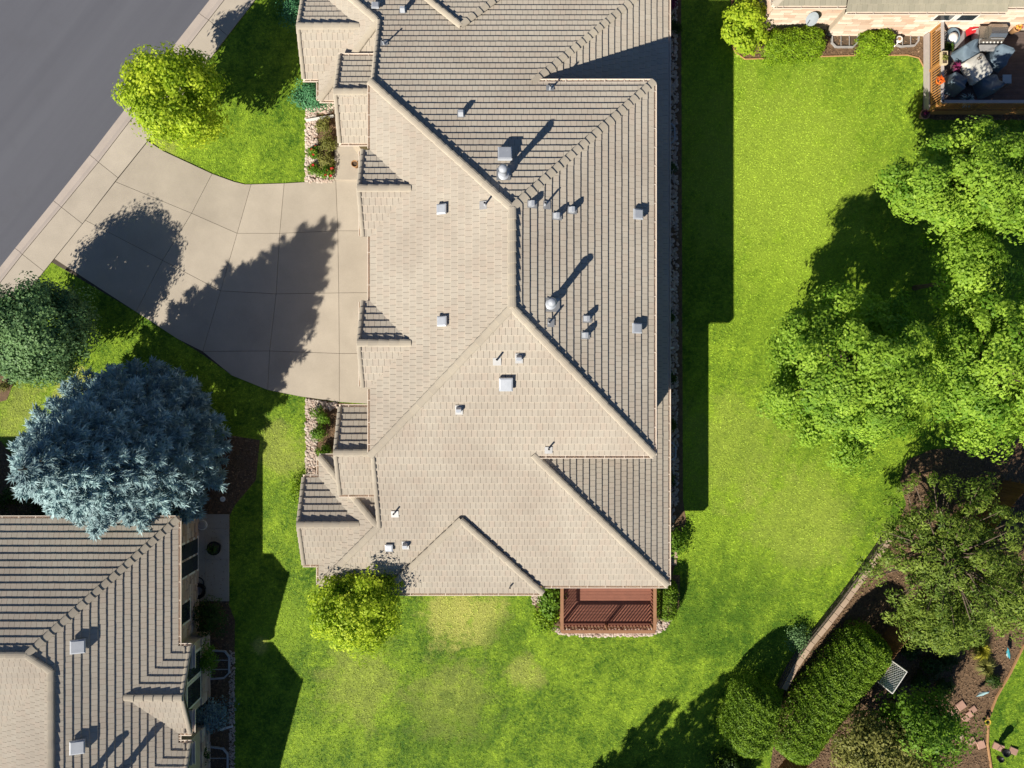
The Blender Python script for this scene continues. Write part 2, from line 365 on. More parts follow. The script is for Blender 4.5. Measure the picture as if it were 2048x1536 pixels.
def shrub(name, label, cat, px, py, r, h, material, n=900, leaf=0.09, seed=3, group=None, blooms=None, z=0.0, sx=1.0, nclump=14):
    x, y, _ = P(px, py, z + h*0.5)
    t = thing(name, label, cat, (x, y, z), group)
    pts, nrm, tone, cc = crown_points((x, y, z + h*0.5), (r*0.75*sx, r*0.75, h*0.42), nclump, r*0.34, max(20, n//nclump), seed, hollow=0.35, low=-0.3)
    ln = leaf * (0.7 + 0.6 * np.random.RandomState(seed).rand(len(pts)))
    v, f = rhombs(pts, nrm, ln, ln * 0.6, fold=0.1)
    link('foliage', mesh_np('foliage', v - np.array((x, y, z)), f, material, np.repeat(tone, 4)), t)
    mb = MB(); rs = random.Random(seed)
    for q in cc[:7]: mb.tube([(x + rs.uniform(-.05, .05), y + rs.uniform(-.05, .05), z), Vector((x, y, z)).lerp(Vector(q), 0.6) + Vector((0, 0, .03)), q], [0.018, 0.012, 0.005], 5)
    mb.build('stem', M_BARK, t)
    if blooms:
        mat_b, nb = blooms
        for q in range(nb):
            p = cc[(q * 3 + 1) % len(cc)] + np.array((rs.uniform(-.08, .08), rs.uniform(-.08, .08), r*0.3))
            fl = MB()
            for k in range(6):
                a = k * math.pi / 3; d = Vector((math.cos(a), math.sin(a), 0.35)) * 0.075
                s_ = Vector((-math.sin(a), math.cos(a), 0)) * 0.035; c0 = Vector(p)
                fl.add([c0, c0 + d*0.6 + s_, c0 + d, c0 + d*0.6 - s_], [(0, 1, 2, 3)])
            fl.build('flower', mat_b, t)
    return t
def sample_hedge(axis, half_w, h, n, seed, taper=0.82):
    """points and normals over a clipped, round-shouldered hedge following the plan polyline axis"""
    rs = np.random.RandomState(seed)
    A = [np.array(p, float) for p in axis]; seg = [np.linalg.norm(A[i+1]-A[i]) for i in range(len(A)-1)]; tot = sum(seg)
    s = rs.rand(n) * (tot + 2*half_w) - half_w; th = rs.rand(n) * math.pi
    out = np.zeros((n, 3)); nr = np.zeros((n, 3))
    for i in range(n):
        q = min(max(s[i], 0), tot); k = 0; acc = 0
        while k < len(seg)-1 and q > acc + seg[k]: acc += seg[k]; k += 1
        d = (A[k+1]-A[k]) / seg[k]; p = A[k] + d * (q - acc); side = np.array((-d[1], d[0]))
        e = s[i] - q; cap = math.sqrt(max(0.0, 1 - (abs(e)/half_w) ** 2.2)) if e else 1.0
        c, sn = math.cos(th[i]), math.sin(th[i])
        x = math.copysign(abs(c) ** 0.75, c); z = sn ** 0.55
        hw = half_w * cap * (1.0 if z < 0.5 else 1.0 - (1-taper)*(z-0.5)*2)
        hh = h * (0.55 + 0.45 * cap)
        pp = p + side * x * hw + d * e * (1 - 0.25*z)
        out[i] = (pp[0], pp[1], hh * z); nn = side * c * 1.0 + d * (e / half_w); nr[i] = (nn[0], nn[1], 0.15 + sn)
    return out, norm(nr)
def hedge(name, label, axis, half_w, h, material, n, leaf, seed, group=None, z=0.0):
    base = (axis[0][0], axis[0][1], z); t = thing(name, label, 'hedge', base, group)
    p, nr = sample_hedge(axis, half_w, h, n, seed)
    rs = np.random.RandomState(seed + 5)
    lum = np.sin(p[:, 0]*9.1 + p[:, 1]*4.3) * np.sin(p[:, 1]*8.3 - p[:, 0]*3.1 + p[:, 2]*6)
    p = p + nr * (rs.normal(size=(n, 1)) * 0.05 + lum[:, None] * 0.035) + np.array((0, 0, z))
    nn = norm(nr + rs.normal(size=nr.shape) * 0.65)
    v, f = rhombs(p, nn, leaf * (0.7 + 0.6*rs.rand(n)), leaf * 0.5, fold=0.1)
    link('foliage', mesh_np('foliage', v - np.array(base), f, material, np.repeat(np.clip(0.35 + 0.3*lum + 0.4*rs.rand(n), 0, 1), 4)), t)
    mb = MB()
    q, qn = sample_hedge(axis, half_w*0.86, h*0.93, 10, seed)
    # dark woody core keeps the clipped mass from being see-through
    A = [Vector((a[0], a[1], 0)) for a in axis]
    L = sum((A[i+1]-A[i]).length for i in range(len(A)-1)); k = max(2, int(L/0.5)); 
    for i in range(k + 1):
        s = L*i/k; acc = 0; j = 0
        while j < len(A)-2 and s > acc + (A[j+1]-A[j]).length: acc += (A[j+1]-A[j]).length; j += 1
        c = A[j].lerp(A[j+1], min(1, (s-acc)/(A[j+1]-A[j]).length))
        mb.tube([(c.x, c.y, z), (c.x+.05, c.y, z+h*0.4), (c.x, c.y+.04, z+h*0.85)], [0.05, 0.035, 0.01], 6)
        for a in range(7):
            an = a*2.4 + i; rr = half_w*0.8
            mb.tube([(c.x, c.y, z+h*(.2+.08*a)), (c.x+rr*math.cos(an), c.y+rr*math.sin(an), z+h*(.3+.08*a))], [0.02, 0.006], 4, cap=False)
    mb.build('stem', M_BARK, t)
    return t

# ------------------------------------------------------------------ tiled roofs
TW, TC = 0.235, 0.315            # tile width and exposed course
def clip_rect(poly, u0, u1, v0, v1):
    for ax, lim, sgn in ((0, u0, 1), (0, u1, -1), (1, v0, 1), (1, v1, -1)):
        out = []
        for i in range(len(poly)):
            a, b = poly[i-1], poly[i]; da = (a[ax]-lim)*sgn; db = (b[ax]-lim)*sgn
            if da >= 0: 
                if db >= 0: out.append(b)
                else: t = da/(da-db); out.append((a[0]+(b[0]-a[0])*t, a[1]+(b[1]-a[1])*t))
            elif db >= 0:
                t = da/(da-db); out.append((a[0]+(b[0]-a[0])*t, a[1]+(b[1]-a[1])*t)); out.append(b)
        poly = out
        if len(poly) < 3: return []
    return poly
def area2(p): return abs(sum(p[i-1][0]*p[i][1] - p[i][0]*p[i-1][1] for i in range(len(p)))) / 2
T_TAIL, T_HEAD, T_GAP = 0.060, 0.014, 0.011
def unit_tile():
    mb = MB(); w, c = TW - T_GAP, TC
    v = [(0, 0, 0), (w, 0, 0), (w, c, 0), (0, c, 0), (0, 0, T_TAIL-.008), (w, 0, T_TAIL-.008), (w, .012, T_TAIL), (0, .012, T_TAIL), (w, c, T_HEAD), (0, c, T_HEAD)]
    f = [(0, 1, 5, 4), (4, 5, 6, 7), (7, 6, 8, 9), (1, 2, 8, 6, 5), (3, 0, 4, 7, 9), (2, 3, 9, 8)]
    return mb.add(v, f)
def unit_cap(w, L, crown, drop, n=6, taper=0.85):
    """barrel cap lying along +x, tail (low end) at x=0"""
    mb = MB(); v = []; f = []
    for x, k, lift in ((0, 1.0, 0.03), (L + 0.05, taper, -0.005)):
        for i in range(n + 1):
            a = math.pi * i / n; v.append((x, -w*k*math.cos(a), lift + drop + (crown - drop)*math.sin(a)**0.8))
    m = n + 1
    f += [(i, i+1, m+i+1, m+i) for i in range(n)]
    v += [(0, y, z - 0.028) for _, y, z in v[:m]]
    f += [(2*m+i, 2*m+i+1, i+1, i) for i in range(n)]
    return mb.add(v, f)
class Roof:
    def __init__(s, house, tile_material, seed=1):
        s.h = house; s.m = tile_material; s.deck = MB(); s.full = []; s.part = MB(); s.caps = []; s.rs = random.Random(seed)
    def plane(s, poly, g, m, thick=0.16, tiles=True):
        """poly: 3D coplanar outline, g: plan direction of rise, m: slope"""
        n = len(poly); P3 = [Vector(p) for p in poly]
        a = sum(P3[i-1].x*P3[i].y - P3[i].x*P3[i-1].y for i in range(n))
        if a < 0: P3 = P3[::-1]
        s.deck.add(P3 + [p - Vector((0, 0, thick)) for p in P3], [tuple(range(n)), tuple(range(2*n-1, n-1, -1))] + [(i, n+i, n+(i+1) % n, (i+1) % n) for i in range(n)])
        if not tiles: return
        L = math.sqrt(1 + m*m); g = Vector((g[0], g[1], 0)).normalized()
        v3 = Vector((g.x, g.y, m)) / L; u3 = Vector((g.y, -g.x, 0)); w3 = u3.cross(v3)
        o = min(P3, key=lambda p: p.z)
        q = [((p - o).dot(u3), (p - o).dot(v3)) for p in P3]
        umin, umax = min(p[0] for p in q), max(p[0] for p in q); vmax = max(p[1] for p in q)
        if sum(q[i-1][0]*q[i][1] - q[i][0]*q[i-1][1] for i in range(n)) < 0: q = q[::-1]
        basis = Matrix((u3, v3, w3)).transposed()
        for k in range(int(vmax/TC) + 1):
            v0 = k*TC; u = umin - TW*((k % 2)*0.5 + s.rs.uniform(0, .2)) - 0.001
            while u < umax:
                wv = s.rs.uniform(-.006, .006)
                r = clip_rect(q, u + T_GAP/2, u + TW - T_GAP/2, v0, v0 + TC - 0.001)
                u += TW
                if len(r) < 3 or area2(r) < 0.004: continue
                if area2(r) > (TW - T_GAP)*(TC-0.001)*0.999:
                    p = o + u3*(u - TW + T_GAP/2) + v3*(v0 + wv*0.5) + w3*(abs(wv)*0.5)
                    d = (Vector((0, 0, H)) - p); s.full.append((w3.dot(d.normalized())/d.length_squared, p, basis)); continue
                hh = lambda v: T_TAIL + (T_HEAD - T_TAIL)*(v - v0)/TC + abs(wv)*0.5
                top = [o + u3*a + v3*b + w3*hh(b) for a, b in r]; bot = [o + u3*a + v3*b for a, b in r]
                c = len(r)
                s.part.add(top + bot, [tuple(range(c))] + [(i, c+i, c+(i+1) % c, (i+1) % c) for i in range(c)], s.rs.random() + 0.001)
    def cap(s, a, b, kind='ridge', w=0.165, L=0.40, crown=0.085, drop=0.0):
        """caps from the low end a to the high end b"""
        s.caps.append((Vector(a), Vector(b), kind, w, L, crown, drop))
    def finish(s, limit=300):
        roof = s.deck.build('roof', M_UNDER, s.h)
        org = Vector(ORG[roof.name])
        s.full.sort(key=lambda t: -t[0])
        tm = unit_tile(); me = tm.mesh('tile', s.m)
        for _, p, B in s.full[:limit]:
            o = bpy.data.objects.new('tile', me); COL.objects.link(o); o.parent = roof
            o.matrix_local = Matrix.Translation(p - org) @ B.to_4x4()
        for _, p, B in s.full[limit:]:
            s.part.add([p + B @ Vector(c) for c in tm.v], tm.f, s.rs.random() + 0.001)
        st = s.part.build('tile_field', s.m, roof); st['kind'] = 'stuff'
        meshes = {}
        for a, b, kind, w, L, crown, drop in s.caps:
            d = b - a; n = max(1, int(round(d.length/L))); step = d.length/n; dd = d.normalized()
            key = (kind, w, round(L, 2), crown, drop)
            if key not in meshes: meshes[key] = unit_cap(w, L, crown, drop).mesh(kind + '_tile', M_CAP)
            sd = Vector((0, 0, 1)).cross(dd).normalized(); up = dd.cross(sd)
            R = Matrix((dd, sd, up)).transposed().to_4x4()
            for i in range(n):
                o = bpy.data.objects.new(kind + '_tile', meshes[key]); COL.objects.link(o); o.parent = roof
                o.matrix_local = Matrix.Translation(a + dd*(i*step) - org + Vector((0, 0, s.rs.uniform(0, .006)))) @ R @ Matrix.Rotation(s.rs.uniform(-.03, .03), 4, 'Z')
        return roof
def gutter(house, a, b, out):
    """open trough along eave a-b; out = plan direction away from the roof"""
    a, b = Vector(a), Vector(b); d = (b - a); o = Vector((out[0], out[1], 0)).normalized()
    mb = MB(); z = Vector((0, 0, 1))
    prof = [(-0.012, 0.02), (-0.012, -0.12), (0.10, -0.12), (0.135, -0.03), (0.135, 0.012), (0.112, 0.012), (0.112, -0.025), (0.09, -0.10), (0.008, -0.10), (0.008, 0.02)]
    n = len(prof); v = [p + o*x + z*y for p in (a, b) for x, y in prof]
    f = [(i, (i+1) % n, n + (i+1) % n, n + i) for i in range(n)] + [tuple(range(n-1, -1, -1)), tuple(range(n, 2*n))]
    mb.add(v, f)
    k = max(1, int(d.length/0.75))
    for i in range(k):                      # hanger straps
        p = a + d*((i + 0.5)/k); q = d.normalized()*0.012
        mb.add([p + q + z*.016, p - q + z*.016, p - q + o*.12 + z*.018, p + q + o*.12 + z*.018], [(0, 1, 2, 3)])
    return mb.build('gutter', M_GUT, house)
def wall_box(house, x0, x1, y0, y1, z0, z1, m=None):
    return MB().box(x0, x1, y0, y1, z0, z1).build('wall', m or M_STUCCO, house)
def gable_wall(house, x0, x1, yc, half, z0, ze, slope, m=None):
    prof = [(yc-half, z0), (yc+half, z0), (yc+half, ze), (yc, ze + slope*half), (yc-half, ze)]
    v = [(x, y, z) for x in (x0, x1) for y, z in prof]; f = [(4, 3, 2, 1, 0), (5, 6, 7, 8, 9)] + [(i, (i+1) % 5, 5+(i+1) % 5, 5+i) for i in range(5)]
    return MB().add(v, f).build('wall', m or M_STUCCO, house)
def stones(wall, a, b, z0, z1, out, seed, ch=0.22, lo=0.3, hi=0.75, skip=()):
    """courses of ledge stone on the face a-b (plan points) of a wall"""
    rs = random.Random(seed); a, b = Vector((*a, 0)), Vector((*b, 0)); d = (b - a); L = d.length; d.normalize(); o = Vector((*out, 0)).normalized()
    me = stones.me; org = Vector(ORG[wall.name]); rows = int((z1 - z0)/ch); hh = (z1 - z0)/rows
    for r in range(rows):
        x = 0.0
        while x < L - 0.02:
            w = min(rs.uniform(lo, hi), L - x)
            if L - x - w < 0.15: w = L - x
            zc = z0 + (r + .5)*hh; xc = x + w/2; x += w
            if any(s0 < xc < s1 and t0 < zc < t1 for s0, s1, t0, t1 in skip): continue
            ob = bpy.data.objects.new('stone', me); COL.objects.link(ob); ob.parent = wall
            R = Matrix((d, o, Vector((0, 0, 1)))).transposed().to_4x4()
            ob.matrix_local = Matrix.Translation(a + d*xc + o*rs.uniform(.0, .03) + Vector((0, 0, zc)) - org) @ R @ Matrix.Diagonal((w - .018, 0.10, hh - .018, 1))
stones.me = MB().obox((0, 0, 0), (1, 1, 1), bev=0.06).mesh('stone', M_STONE)

# roof furniture ------------------------------------------------------------------
def on_plane(px, py, zf):
    z = 4.0
    for _ in range(25): x, y, _z = P(px, py, z); z = zf(x, y)
    return Vector((x, y, z))
def frame(g, m):
    g = Vector((g[0], g[1], 0)).normalized(); L = math.sqrt(1+m*m)
    v = Vector((g.x, g.y, m))/L; u = Vector((g.y, -g.x, 0)); return Matrix((u, v, u.cross(v))).transposed()
def box_vent(house, p, g, m, s=0.42):
    """low slant-back metal vent: hood over a throat, on its flashing"""
    B = frame(g, m); T = lambda q: p + B @ Vector(q)
    mb = MB(); h = s*0.36; r = 0.05
    lv = [(0.06, 0.0), (h, 0.0), (h + 0.03, r)]
    v = []
    for i, (z, k) in enumerate(lv):
        a = s/2 - k
        v += [T((x, y, z*(1.0 if y < 0 else 0.78) + 0.06)) for x, y in ((-a, -a), (a, -a), (a, a), (-a, a))]
    f = [(8, 9, 10, 11), (3, 2, 1, 0)] + [(j*4+i, j*4+(i+1) % 4, j*4+4+(i+1) % 4, j*4+4+i) for j in (0, 1) for i in range(4)]
    mb.add(v, f); hood = mb.build('roof_vent', M_GALV, house)
    th = MB(); a = s*0.36; th.add([T((x, y, z)) for z in (0.03, 0.14) for x, y in ((-a, -a), (a, -a), (a, a), (-a, a))], [(4, 5, 6, 7)] + [(i, (i+1) % 4, 4+(i+1) % 4, 4+i) for i in range(4)])
    th.build('throat', M_LEAD, hood)
    return hood
def hood_vent(house, p, g, m, s=0.20):
    B = frame(g, m); T = lambda q: p + B @ Vector(q); mb = MB(); a = s/2
    prof = [(-a, .07), (-a, .24), (-a*0.5, .29), (a*0.6, .26), (a, .07)]
    v = [T((x, y, z)) for x in (-a, a) for y, z in prof]
    mb.add(v, [(0, 1, 2, 3, 4), (9, 8, 7, 6, 5)] + [(i, 5+i, 5+(i+1) % 5, (i+1) % 5) for i in range(5)])
    o = mb.build('exhaust_hood', M_GALV, house)
    MB().add([T(q) for q in ((-a-.05, -a-.16, .075), (a+.05, -a-.16, .075), (a+.05, a+.05, .072), (-a-.05, a+.05, .072))], [(0, 1, 2, 3)]).build('flashing', M_LEAD, o)
    return o
def pipe_vent(house, p, g, m, h=0.42):
    B = frame(g, m); T = lambda q: p + B @ Vector(q)
    o = MB().tube([p, p + Vector((0, 0, .1)), p + Vector((0, 0, h))], [.055, .04, .04], 10, cap=False).build('vent_pipe', M_GALV, house)
    MB().add([T(q) for q in ((-.16, -.20, .078), (.16, -.20, .078), (.16, .11, .07), (-.16, .11, .07))], [(0, 1, 2, 3)]).build('flashing', M_LEAD, o)
    MB().tube([p + Vector((0, 0, h-.03)), p + Vector((0, 0, h-.012))], .036, 10).build('pipe_mouth', M_BLACK, o)
    return o
def flue(house, p, g, m, h=1.05):
    B = frame(g, m); T = lambda q: p + B @ Vector(q); c = (p.x, p.y, p.z)
    o = MB().lathe([(.20, .02), (.14, .14), (.125, .16), (.125, h-.22)], c, 18).build('flue_pipe', M_GALV, house, smooth=True)
    MB().lathe([(.13, h-.24), (.155, h-.20), (.155, h-.02), (.175, h), (.11, h+.06), (.02, h+.085), (0, h+.085)], c, 18).build('flue_cap', M_GALV, o, smooth=True)
    MB().lathe([(.21, .26), (.13, .30), (.125, .32)], c, 18).build('storm_collar', M_GALV, o, smooth=True)
    MB().add([T(q) for q in ((-.27, -.36, .080), (.27, -.36, .080), (.27, .24, .072), (-.27, .24, .072))], [(0, 1, 2, 3)]).build('flashing', M_LEAD, o)
    return o

# ================================================================== THE SETTING
def gsheet(name, poly, z0, z1, m): return structure(MB().prism(poly, z0, z1).build(name, m))
structure(MB().box(-400, 400, -400, 400, -0.6, -0.3).build('ground', M_SOIL))
R_ = [(575, -200), (480, -82), (397, 25), (324, 118), (250, 215), (178, 309), (105, 401), (28, 496), (-55, 600), (-220, 806)]
G_ = [(608, -197), (511, -78), (418, 41), (345, 135), (270, 231), (198, 325), (124, 415), (46, 509), (-36, 614), (-200, 822)]
S_ = [(668, -190), (572, -78), (456, 72), (386, 165), (311, 264), (237, 356), (166, 448), (89, 543), (12, 640), (-150, 850)]
SW_ = PL(S_)
# lawn: everything on the house side of the walk
gsheet('lawn', SW_ + [P2(-1200, 1900), P2(-1200, 4500), P2(5000, 4500), P2(5000, -3000), P2(668, -3000)], -0.29, 0.0, M_LAWN)
gsheet('road', PL(R_) + [P2(-3500, 3000), P2(-3500, -3000), P2(1200, -3000)], -0.295, -0.085, M_ASPH)
# rolled curb and walk, in slabs between their joints
walk = structure(MB().prism(PL(G_) + PL(S_[::-1]), -0.28, 0.012).build('sidewalk', M_JOINT))
curb = structure(MB().prism(PL(R_) + PL(G_[::-1]), -0.285, -0.10).build('curb', M_JOINT))
for i in range(len(R_) - 1):
    MB().prism(inset(PL([G_[i], G_[i+1], S_[i+1], S_[i]]), 0.010), 0.0, 0.045).build('slab', M_WALK, walk)
    q = inset(PL([R_[i], R_[i+1], G_[i+1], G_[i]]), 0.008)
    # curb slab: low at the asphalt, a rolled lip at the walk
    r0, r1, g0, g1 = (Vector((*P2(*t), 0)) for t in (R_[i], R_[i+1], G_[i], G_[i+1]))
    e = (r1 - r0).normalized()*0.01; mb = MB()
    prof = [(0.0, -0.075), (0.55, -0.055), (0.82, 0.035), (0.93, 0.062), (0.985, 0.058)]
    v = [a.lerp(b, t) + s_ + Vector((0, 0, z)) for a, b, s_ in ((r0, g0, e), (r1, g1, -e)) for t, z in prof + [(0.985, -0.2), (0.0, -0.2)]]
    k = len(prof) + 2
    mb.add(v, [(j, (j+1) % k, k+(j+1) % k, k+j) for j in range(k)] + [tuple(range(k-1, -1, -1)), tuple(range(k, 2*k))]).build('slab', M_CURB, curb)
# driveway
DW_OUT = [(288, 280), (328, 303), (425, 348), (469, 364), (490, 369), (503, 369), (569, 367), (620, 364), (672, 361), (803, 358), (803, 812), (679, 804), (601, 793), (537, 780), (464, 751), (404, 708), (356, 678), (273, 624), (96, 520)]
drive = structure(MB().prism(PL(DW_OUT), -0.2, 0.012).build('driveway', M_JOINT))
DW = [[(297, 283), (328, 303), (425, 348), (384, 427), (232, 364)], [(425, 348), (469, 364), (490, 369), (503, 369), (475, 467), (384, 427)],
      [(503, 369), (569, 367), (560, 467), (475, 467)], [(569, 367), (620, 364), (672, 361), (676, 462), (560, 467)], [(672, 361), (803, 358), (803, 462), (676, 462)],
      [(232, 364), (384, 427), (326, 521), (172, 441)], [(384, 427), (475, 467), (442, 582), (326, 521)], [(475, 467), (560, 467), (553, 588), (442, 582)],
      [(560, 467), (676, 462), (678, 586), (553, 588)], [(676, 462), (803, 462), (803, 585), (678, 586)],
      [(172, 441), (326, 521), (273, 624), (110, 518)], [(326, 521), (442, 582), (406, 703), (356, 678), (273, 624)], [(442, 582), (553, 588), (540, 702), (406, 703)],
      [(553, 588), (678, 586), (679, 707), (540, 702)], [(678, 586), (803, 585), (803, 707), (679, 707)],
      [(406, 703), (540, 702), (536, 780), (464, 751)], [(540, 702), (679, 707), (679, 804), (601, 793), (536, 780)], [(679, 707), (803, 707), (803, 812), (679, 804)]]
for q in DW: MB().prism(inset(PL(q), 0.009), 0.0, 0.048).build('slab', M_CONC, drive)
# entry walk beside the garage, with its step
ew = structure(MB().prism(PL([(671, 280), (745, 280), (745, 361), (671, 361)]), -0.1, 0.16).build('entry_walk', M_WALK))
MB().prism(PL([(672, 339), (720, 339), (720, 353), (672, 353)]), 0.0, 0.10).build('step', M_WALK, ew)

# planting beds
BEDS = {}
def bed(name, pts, z=0.012, m=None, zz=0.0):
    BEDS[len(BEDS)] = PL(pts); return gsheet(name, PL(pts, zz), -0.05, z, m or M_MULCH)
bed('planting_bed', [(612, 180), (612, 366), (671, 366), (760, 300), (760, 150)])
bed('planting_bed', [(612, 795), (612, 960), (600, 960), (640, 1000), (780, 960), (780, 812), (679, 806)])
bed('side_bed', [(1330, -60), (1362, -60), (1366, 1000), (1372, 1040), (1352, 1120), (1345, 1150), (1300, 1150)])
bed('deck_bed', [(1062, 1150), (1070, 1215), (1095, 1258), (1120, 1268), (1200, 1272), (1300, 1270), (1335, 1255), (1358, 1215), (1360, 1150)])
bed('foundation_bed', [(1463, -60), (1463, 90), (1472, 106), (1490, 118), (1560, 116), (1640, 113), (1700, 111), (1815, 110), (1838, 116), (1848, 135), (1848, 160), (1843, 232), (1870, 240), (2300, 240), (2300, -60)])
bed('foundation_bed', [(-100, 870), (0, 880), (40, 930), (300, 1000), (455, 870), (520, 880), (512, 960), (470, 1010), (460, 1030), (458, 1210), (470, 1240), (468, 1560), (-100, 1560)])
bed('mulch_bed', [(-100, 752), (0, 748), (28, 762), (14, 800), (-100, 830)])
RAISED = [(1782, 1077), (1731, 1150), (1690, 1206), (1655, 1251), (1623, 1290), (1592, 1335), (1569, 1379), (1560, 1410), (1540, 1536), (1500, 1650), (1700, 1650), (1640, 1536), (1870, 1240), (2100, 960), (2100, 860), (1960, 890), (1860, 900), (1815, 920), (1800, 960), (1812, 1010)]
BEDS['r'] = PL(RAISED)
gsheet('raised_bed', PL(RAISED), -0.05, 0.02, M_MULCH)
YARD = [(1615, 1540), (1845, 1235), (2070, 960), (2500, 960), (2500, 1130), (2048, 1290), (2021, 1345), (1993, 1394), (1977, 1436), (1975, 1488), (1983, 1540), (2010, 1700), (1560, 1700)]
BEDS['y'] = PL(YARD)
gsheet('mulch_yard', PL(YARD), -0.05, 0.016, M_MULCH)

def pip(poly, x, y):
    inside = np.zeros(len(x), bool); n = len(poly)
    for i in range(n):
        x0, y0 = poly[i-1]; x1, y1 = poly[i]
        c = ((y0 > y) != (y1 > y)) & (x < (x1-x0)*(y-y0)/((y1-y0) if y1 != y0 else 1e-9) + x0); inside ^= c
    return inside
HOUSE_FP = [[(-5.6, -9.0), (6.7, -9.0), (6.7, 18.5), (-5.6, 18.5)], [(-9.0, -8.6), (-5.5, -8.6), (-5.5, -3.5), (-9.0, -3.5)], [(-9, 13), (-5.5, 13), (-5.5, 18.2), (-9, 18.2)]]
def grass_sheet():
    x0, x1, y0, y1 = -26, 26, -19.6, 19.6; n = 620000
    x = NP.uniform(x0, x1, n); y = NP.uniform(y0, y1, n)
    keep = pip(SW_ + [P2(-1200, 1900), P2(-1200, 4500), P2(5000, 4500), P2(5000, -3000), P2(668, -3000)], x, y)
    for q in [PL(DW_OUT)] + list(BEDS.values()) + HOUSE_FP: keep &= ~pip(q, x, y)
    x, y = x[keep], y[keep]; n = len(x)
    a = NP.uniform(0, 2*math.pi, n); l = NP.uniform(.035, .085, n); w = NP.uniform(.009, .018, n); h = NP.uniform(.015, .055, n)
    dx, dy = np.cos(a), np.sin(a)
    v = np.zeros((n, 3, 3)); v[:, 0] = np.stack([x - dy*w, y + dx*w, np.zeros(n)], 1); v[:, 1] = np.stack([x + dy*w, y - dx*w, np.zeros(n)], 1)
    v[:, 2] = np.stack([x + dx*l, y + dy*l, h], 1)
    t = NP.rand(n)
    me = mesh_np('grass', v.reshape(-1, 3), np.arange(3*n).reshape(n, 3), M_LAWN, np.repeat(t, 3))
    o = link('grass', me); tag(o, 'short mown green and yellowish lawn grass', 'grass', kind='stuff')
grass_sheet()
def cobbles(name, label, polys, dens, seed, r=(0.045, 0.10), z=0.035):
    rs = np.random.RandomState(seed); mb_v = []; mb_f = []; tn = []
    base = []; 
    for th in (0.35, 0.95): base += [(math.cos(2*math.pi*k/6 + th), math.sin(2*math.pi*k/6 + th), q) for k in range(6) for q in [0.25 if th < .5 else 0.75]]
    base = np.array([(c*(1 if q < .5 else .72), s_*(1 if q < .5 else .72), q) for c, s_, q in base] + [(0, 0, .95)])
    fc = [(k, (k+1) % 6, 6+(k+1) % 6, 6+k) for k in range(6)]; ft = [(6+k, 6+(k+1) % 6, 12, 12) for k in range(6)]
    V = []; Fq = []; T = []; off = 0
    for poly in polys:
        xs = [p[0] for p in poly]; ys = [p[1] for p in poly]; A = area2(poly); bb = (max(xs)-min(xs))*(max(ys)-min(ys))
        n = int(dens*bb); x = rs.uniform(min(xs), max(xs), n); y = rs.uniform(min(ys), max(ys), n); k = pip(poly, x, y)
        for px, py in zip(x[k], y[k]):
            a = rs.rand()*6.28; q = rs.uniform(*r); e = rs.uniform(.6, 1); hz = rs.uniform(.5, .9)
            b = base*np.array((q, q*e, q*hz)); ca, sa = math.cos(a), math.sin(a)
            V.append(np.stack([b[:, 0]*ca - b[:, 1]*sa + px, b[:, 0]*sa + b[:, 1]*ca + py, b[:, 2] + z - q*0.15], 1))
            Fq += [tuple(i + off for i in g) for g in fc] + [tuple(i + off for i in g[:3]) for g in ft]; off += 13; T += [rs.rand()]*13
    V = np.concatenate(V); me = bpy.data.meshes.new(name); me.from_pydata(V.tolist(), [], Fq)
    at = me.attributes.new('tone', 'FLOAT', 'POINT'); at.data.foreach_set('value', T); me.materials.append(M_COBBLE)
    me.polygons.foreach_set('use_smooth', [True]*len(me.polygons))
    return tag(link(name, me), label, 'stones', kind='stuff')
cobbles('cobbles', 'pale river cobbles edging the bed by the entry walk', [PL([(612, 215), (636, 215), (634, 300), (640, 345), (668, 352), (668, 365), (612, 365)]), PL([(636, 215), (668, 205), (668, 225), (640, 228)])], 260, 1)
cobbles('cobbles', 'pale river cobbles edging the bed below the driveway', [PL([(612, 797), (636, 802), (634, 880), (630, 960), (612, 960)]), PL([(636, 802), (676, 806), (672, 822), (636, 815)])], 260, 2)
cobbles('cobbles', 'pale river cobbles around the red deck', [PL([(1096, 1250), (1120, 1258), (1300, 1258), (1325, 1235), (1346, 1232), (1330, 1258), (1300, 1271), (1200, 1273), (1120, 1269)]), PL([(1062, 1180), (1080, 1180), (1084, 1205), (1066, 1208)])], 300, 4)
cobbles('cobbles', 'shaded gravel strip along the long side of the house', [PL([(1338, -40), (1354, -40), (1356, 1000), (1338, 1100)])], 130, 5)
cobbles('cobbles', 'shaded gravel edge along the bed of the stone house', [PL([(459, 1300), (470, 1300), (470, 1540), (459, 1540)])], 260, 6, r=(.03, .06))

M_CHIP = stone_mat('bark_chip', [(0.30, 0.19, 0.11), (0.17, 0.10, 0.06), (0.42, 0.29, 0.18), (0.12, 0.075, 0.05), (0.34, 0.23, 0.14)])
def chips(name, label, poly, n, seed, z=.03):
    rs = np.random.RandomState(seed); q = np.array(poly); x = rs.uniform(q[:, 0].min(), q[:, 0].max(), n); y = rs.uniform(q[:, 1].min(), q[:, 1].max(), n)
    k = pip(poly, x, y); c = np.stack([x[k], y[k], z + rs.rand(k.sum())*.03], 1); m = len(c)
    nr = norm(np.array((0, 0, 1.0)) + rs.normal(size=(m, 3))*.35); l = rs.uniform(.05, .13, m)
    v, f = rhombs(c, nr, l, l*rs.uniform(.3, .6, m), rs.normal(size=(m, 3)))
    return tag(link(name, mesh_np(name, v, f, M_CHIP, np.repeat(rs.rand(m), 4))), label, 'mulch', kind='stuff')
chips('bark_chips', 'loose bark chips covering the fenced garden', PL(YARD), 60000, 1)
chips('bark_chips', 'loose bark chips in the bed below the scraggy tree', PL(RAISED), 50000, 2, .035)
chips('bark_chips', 'loose bark chips in the bed of the pale stone house', BEDS[4], 16000, 3)
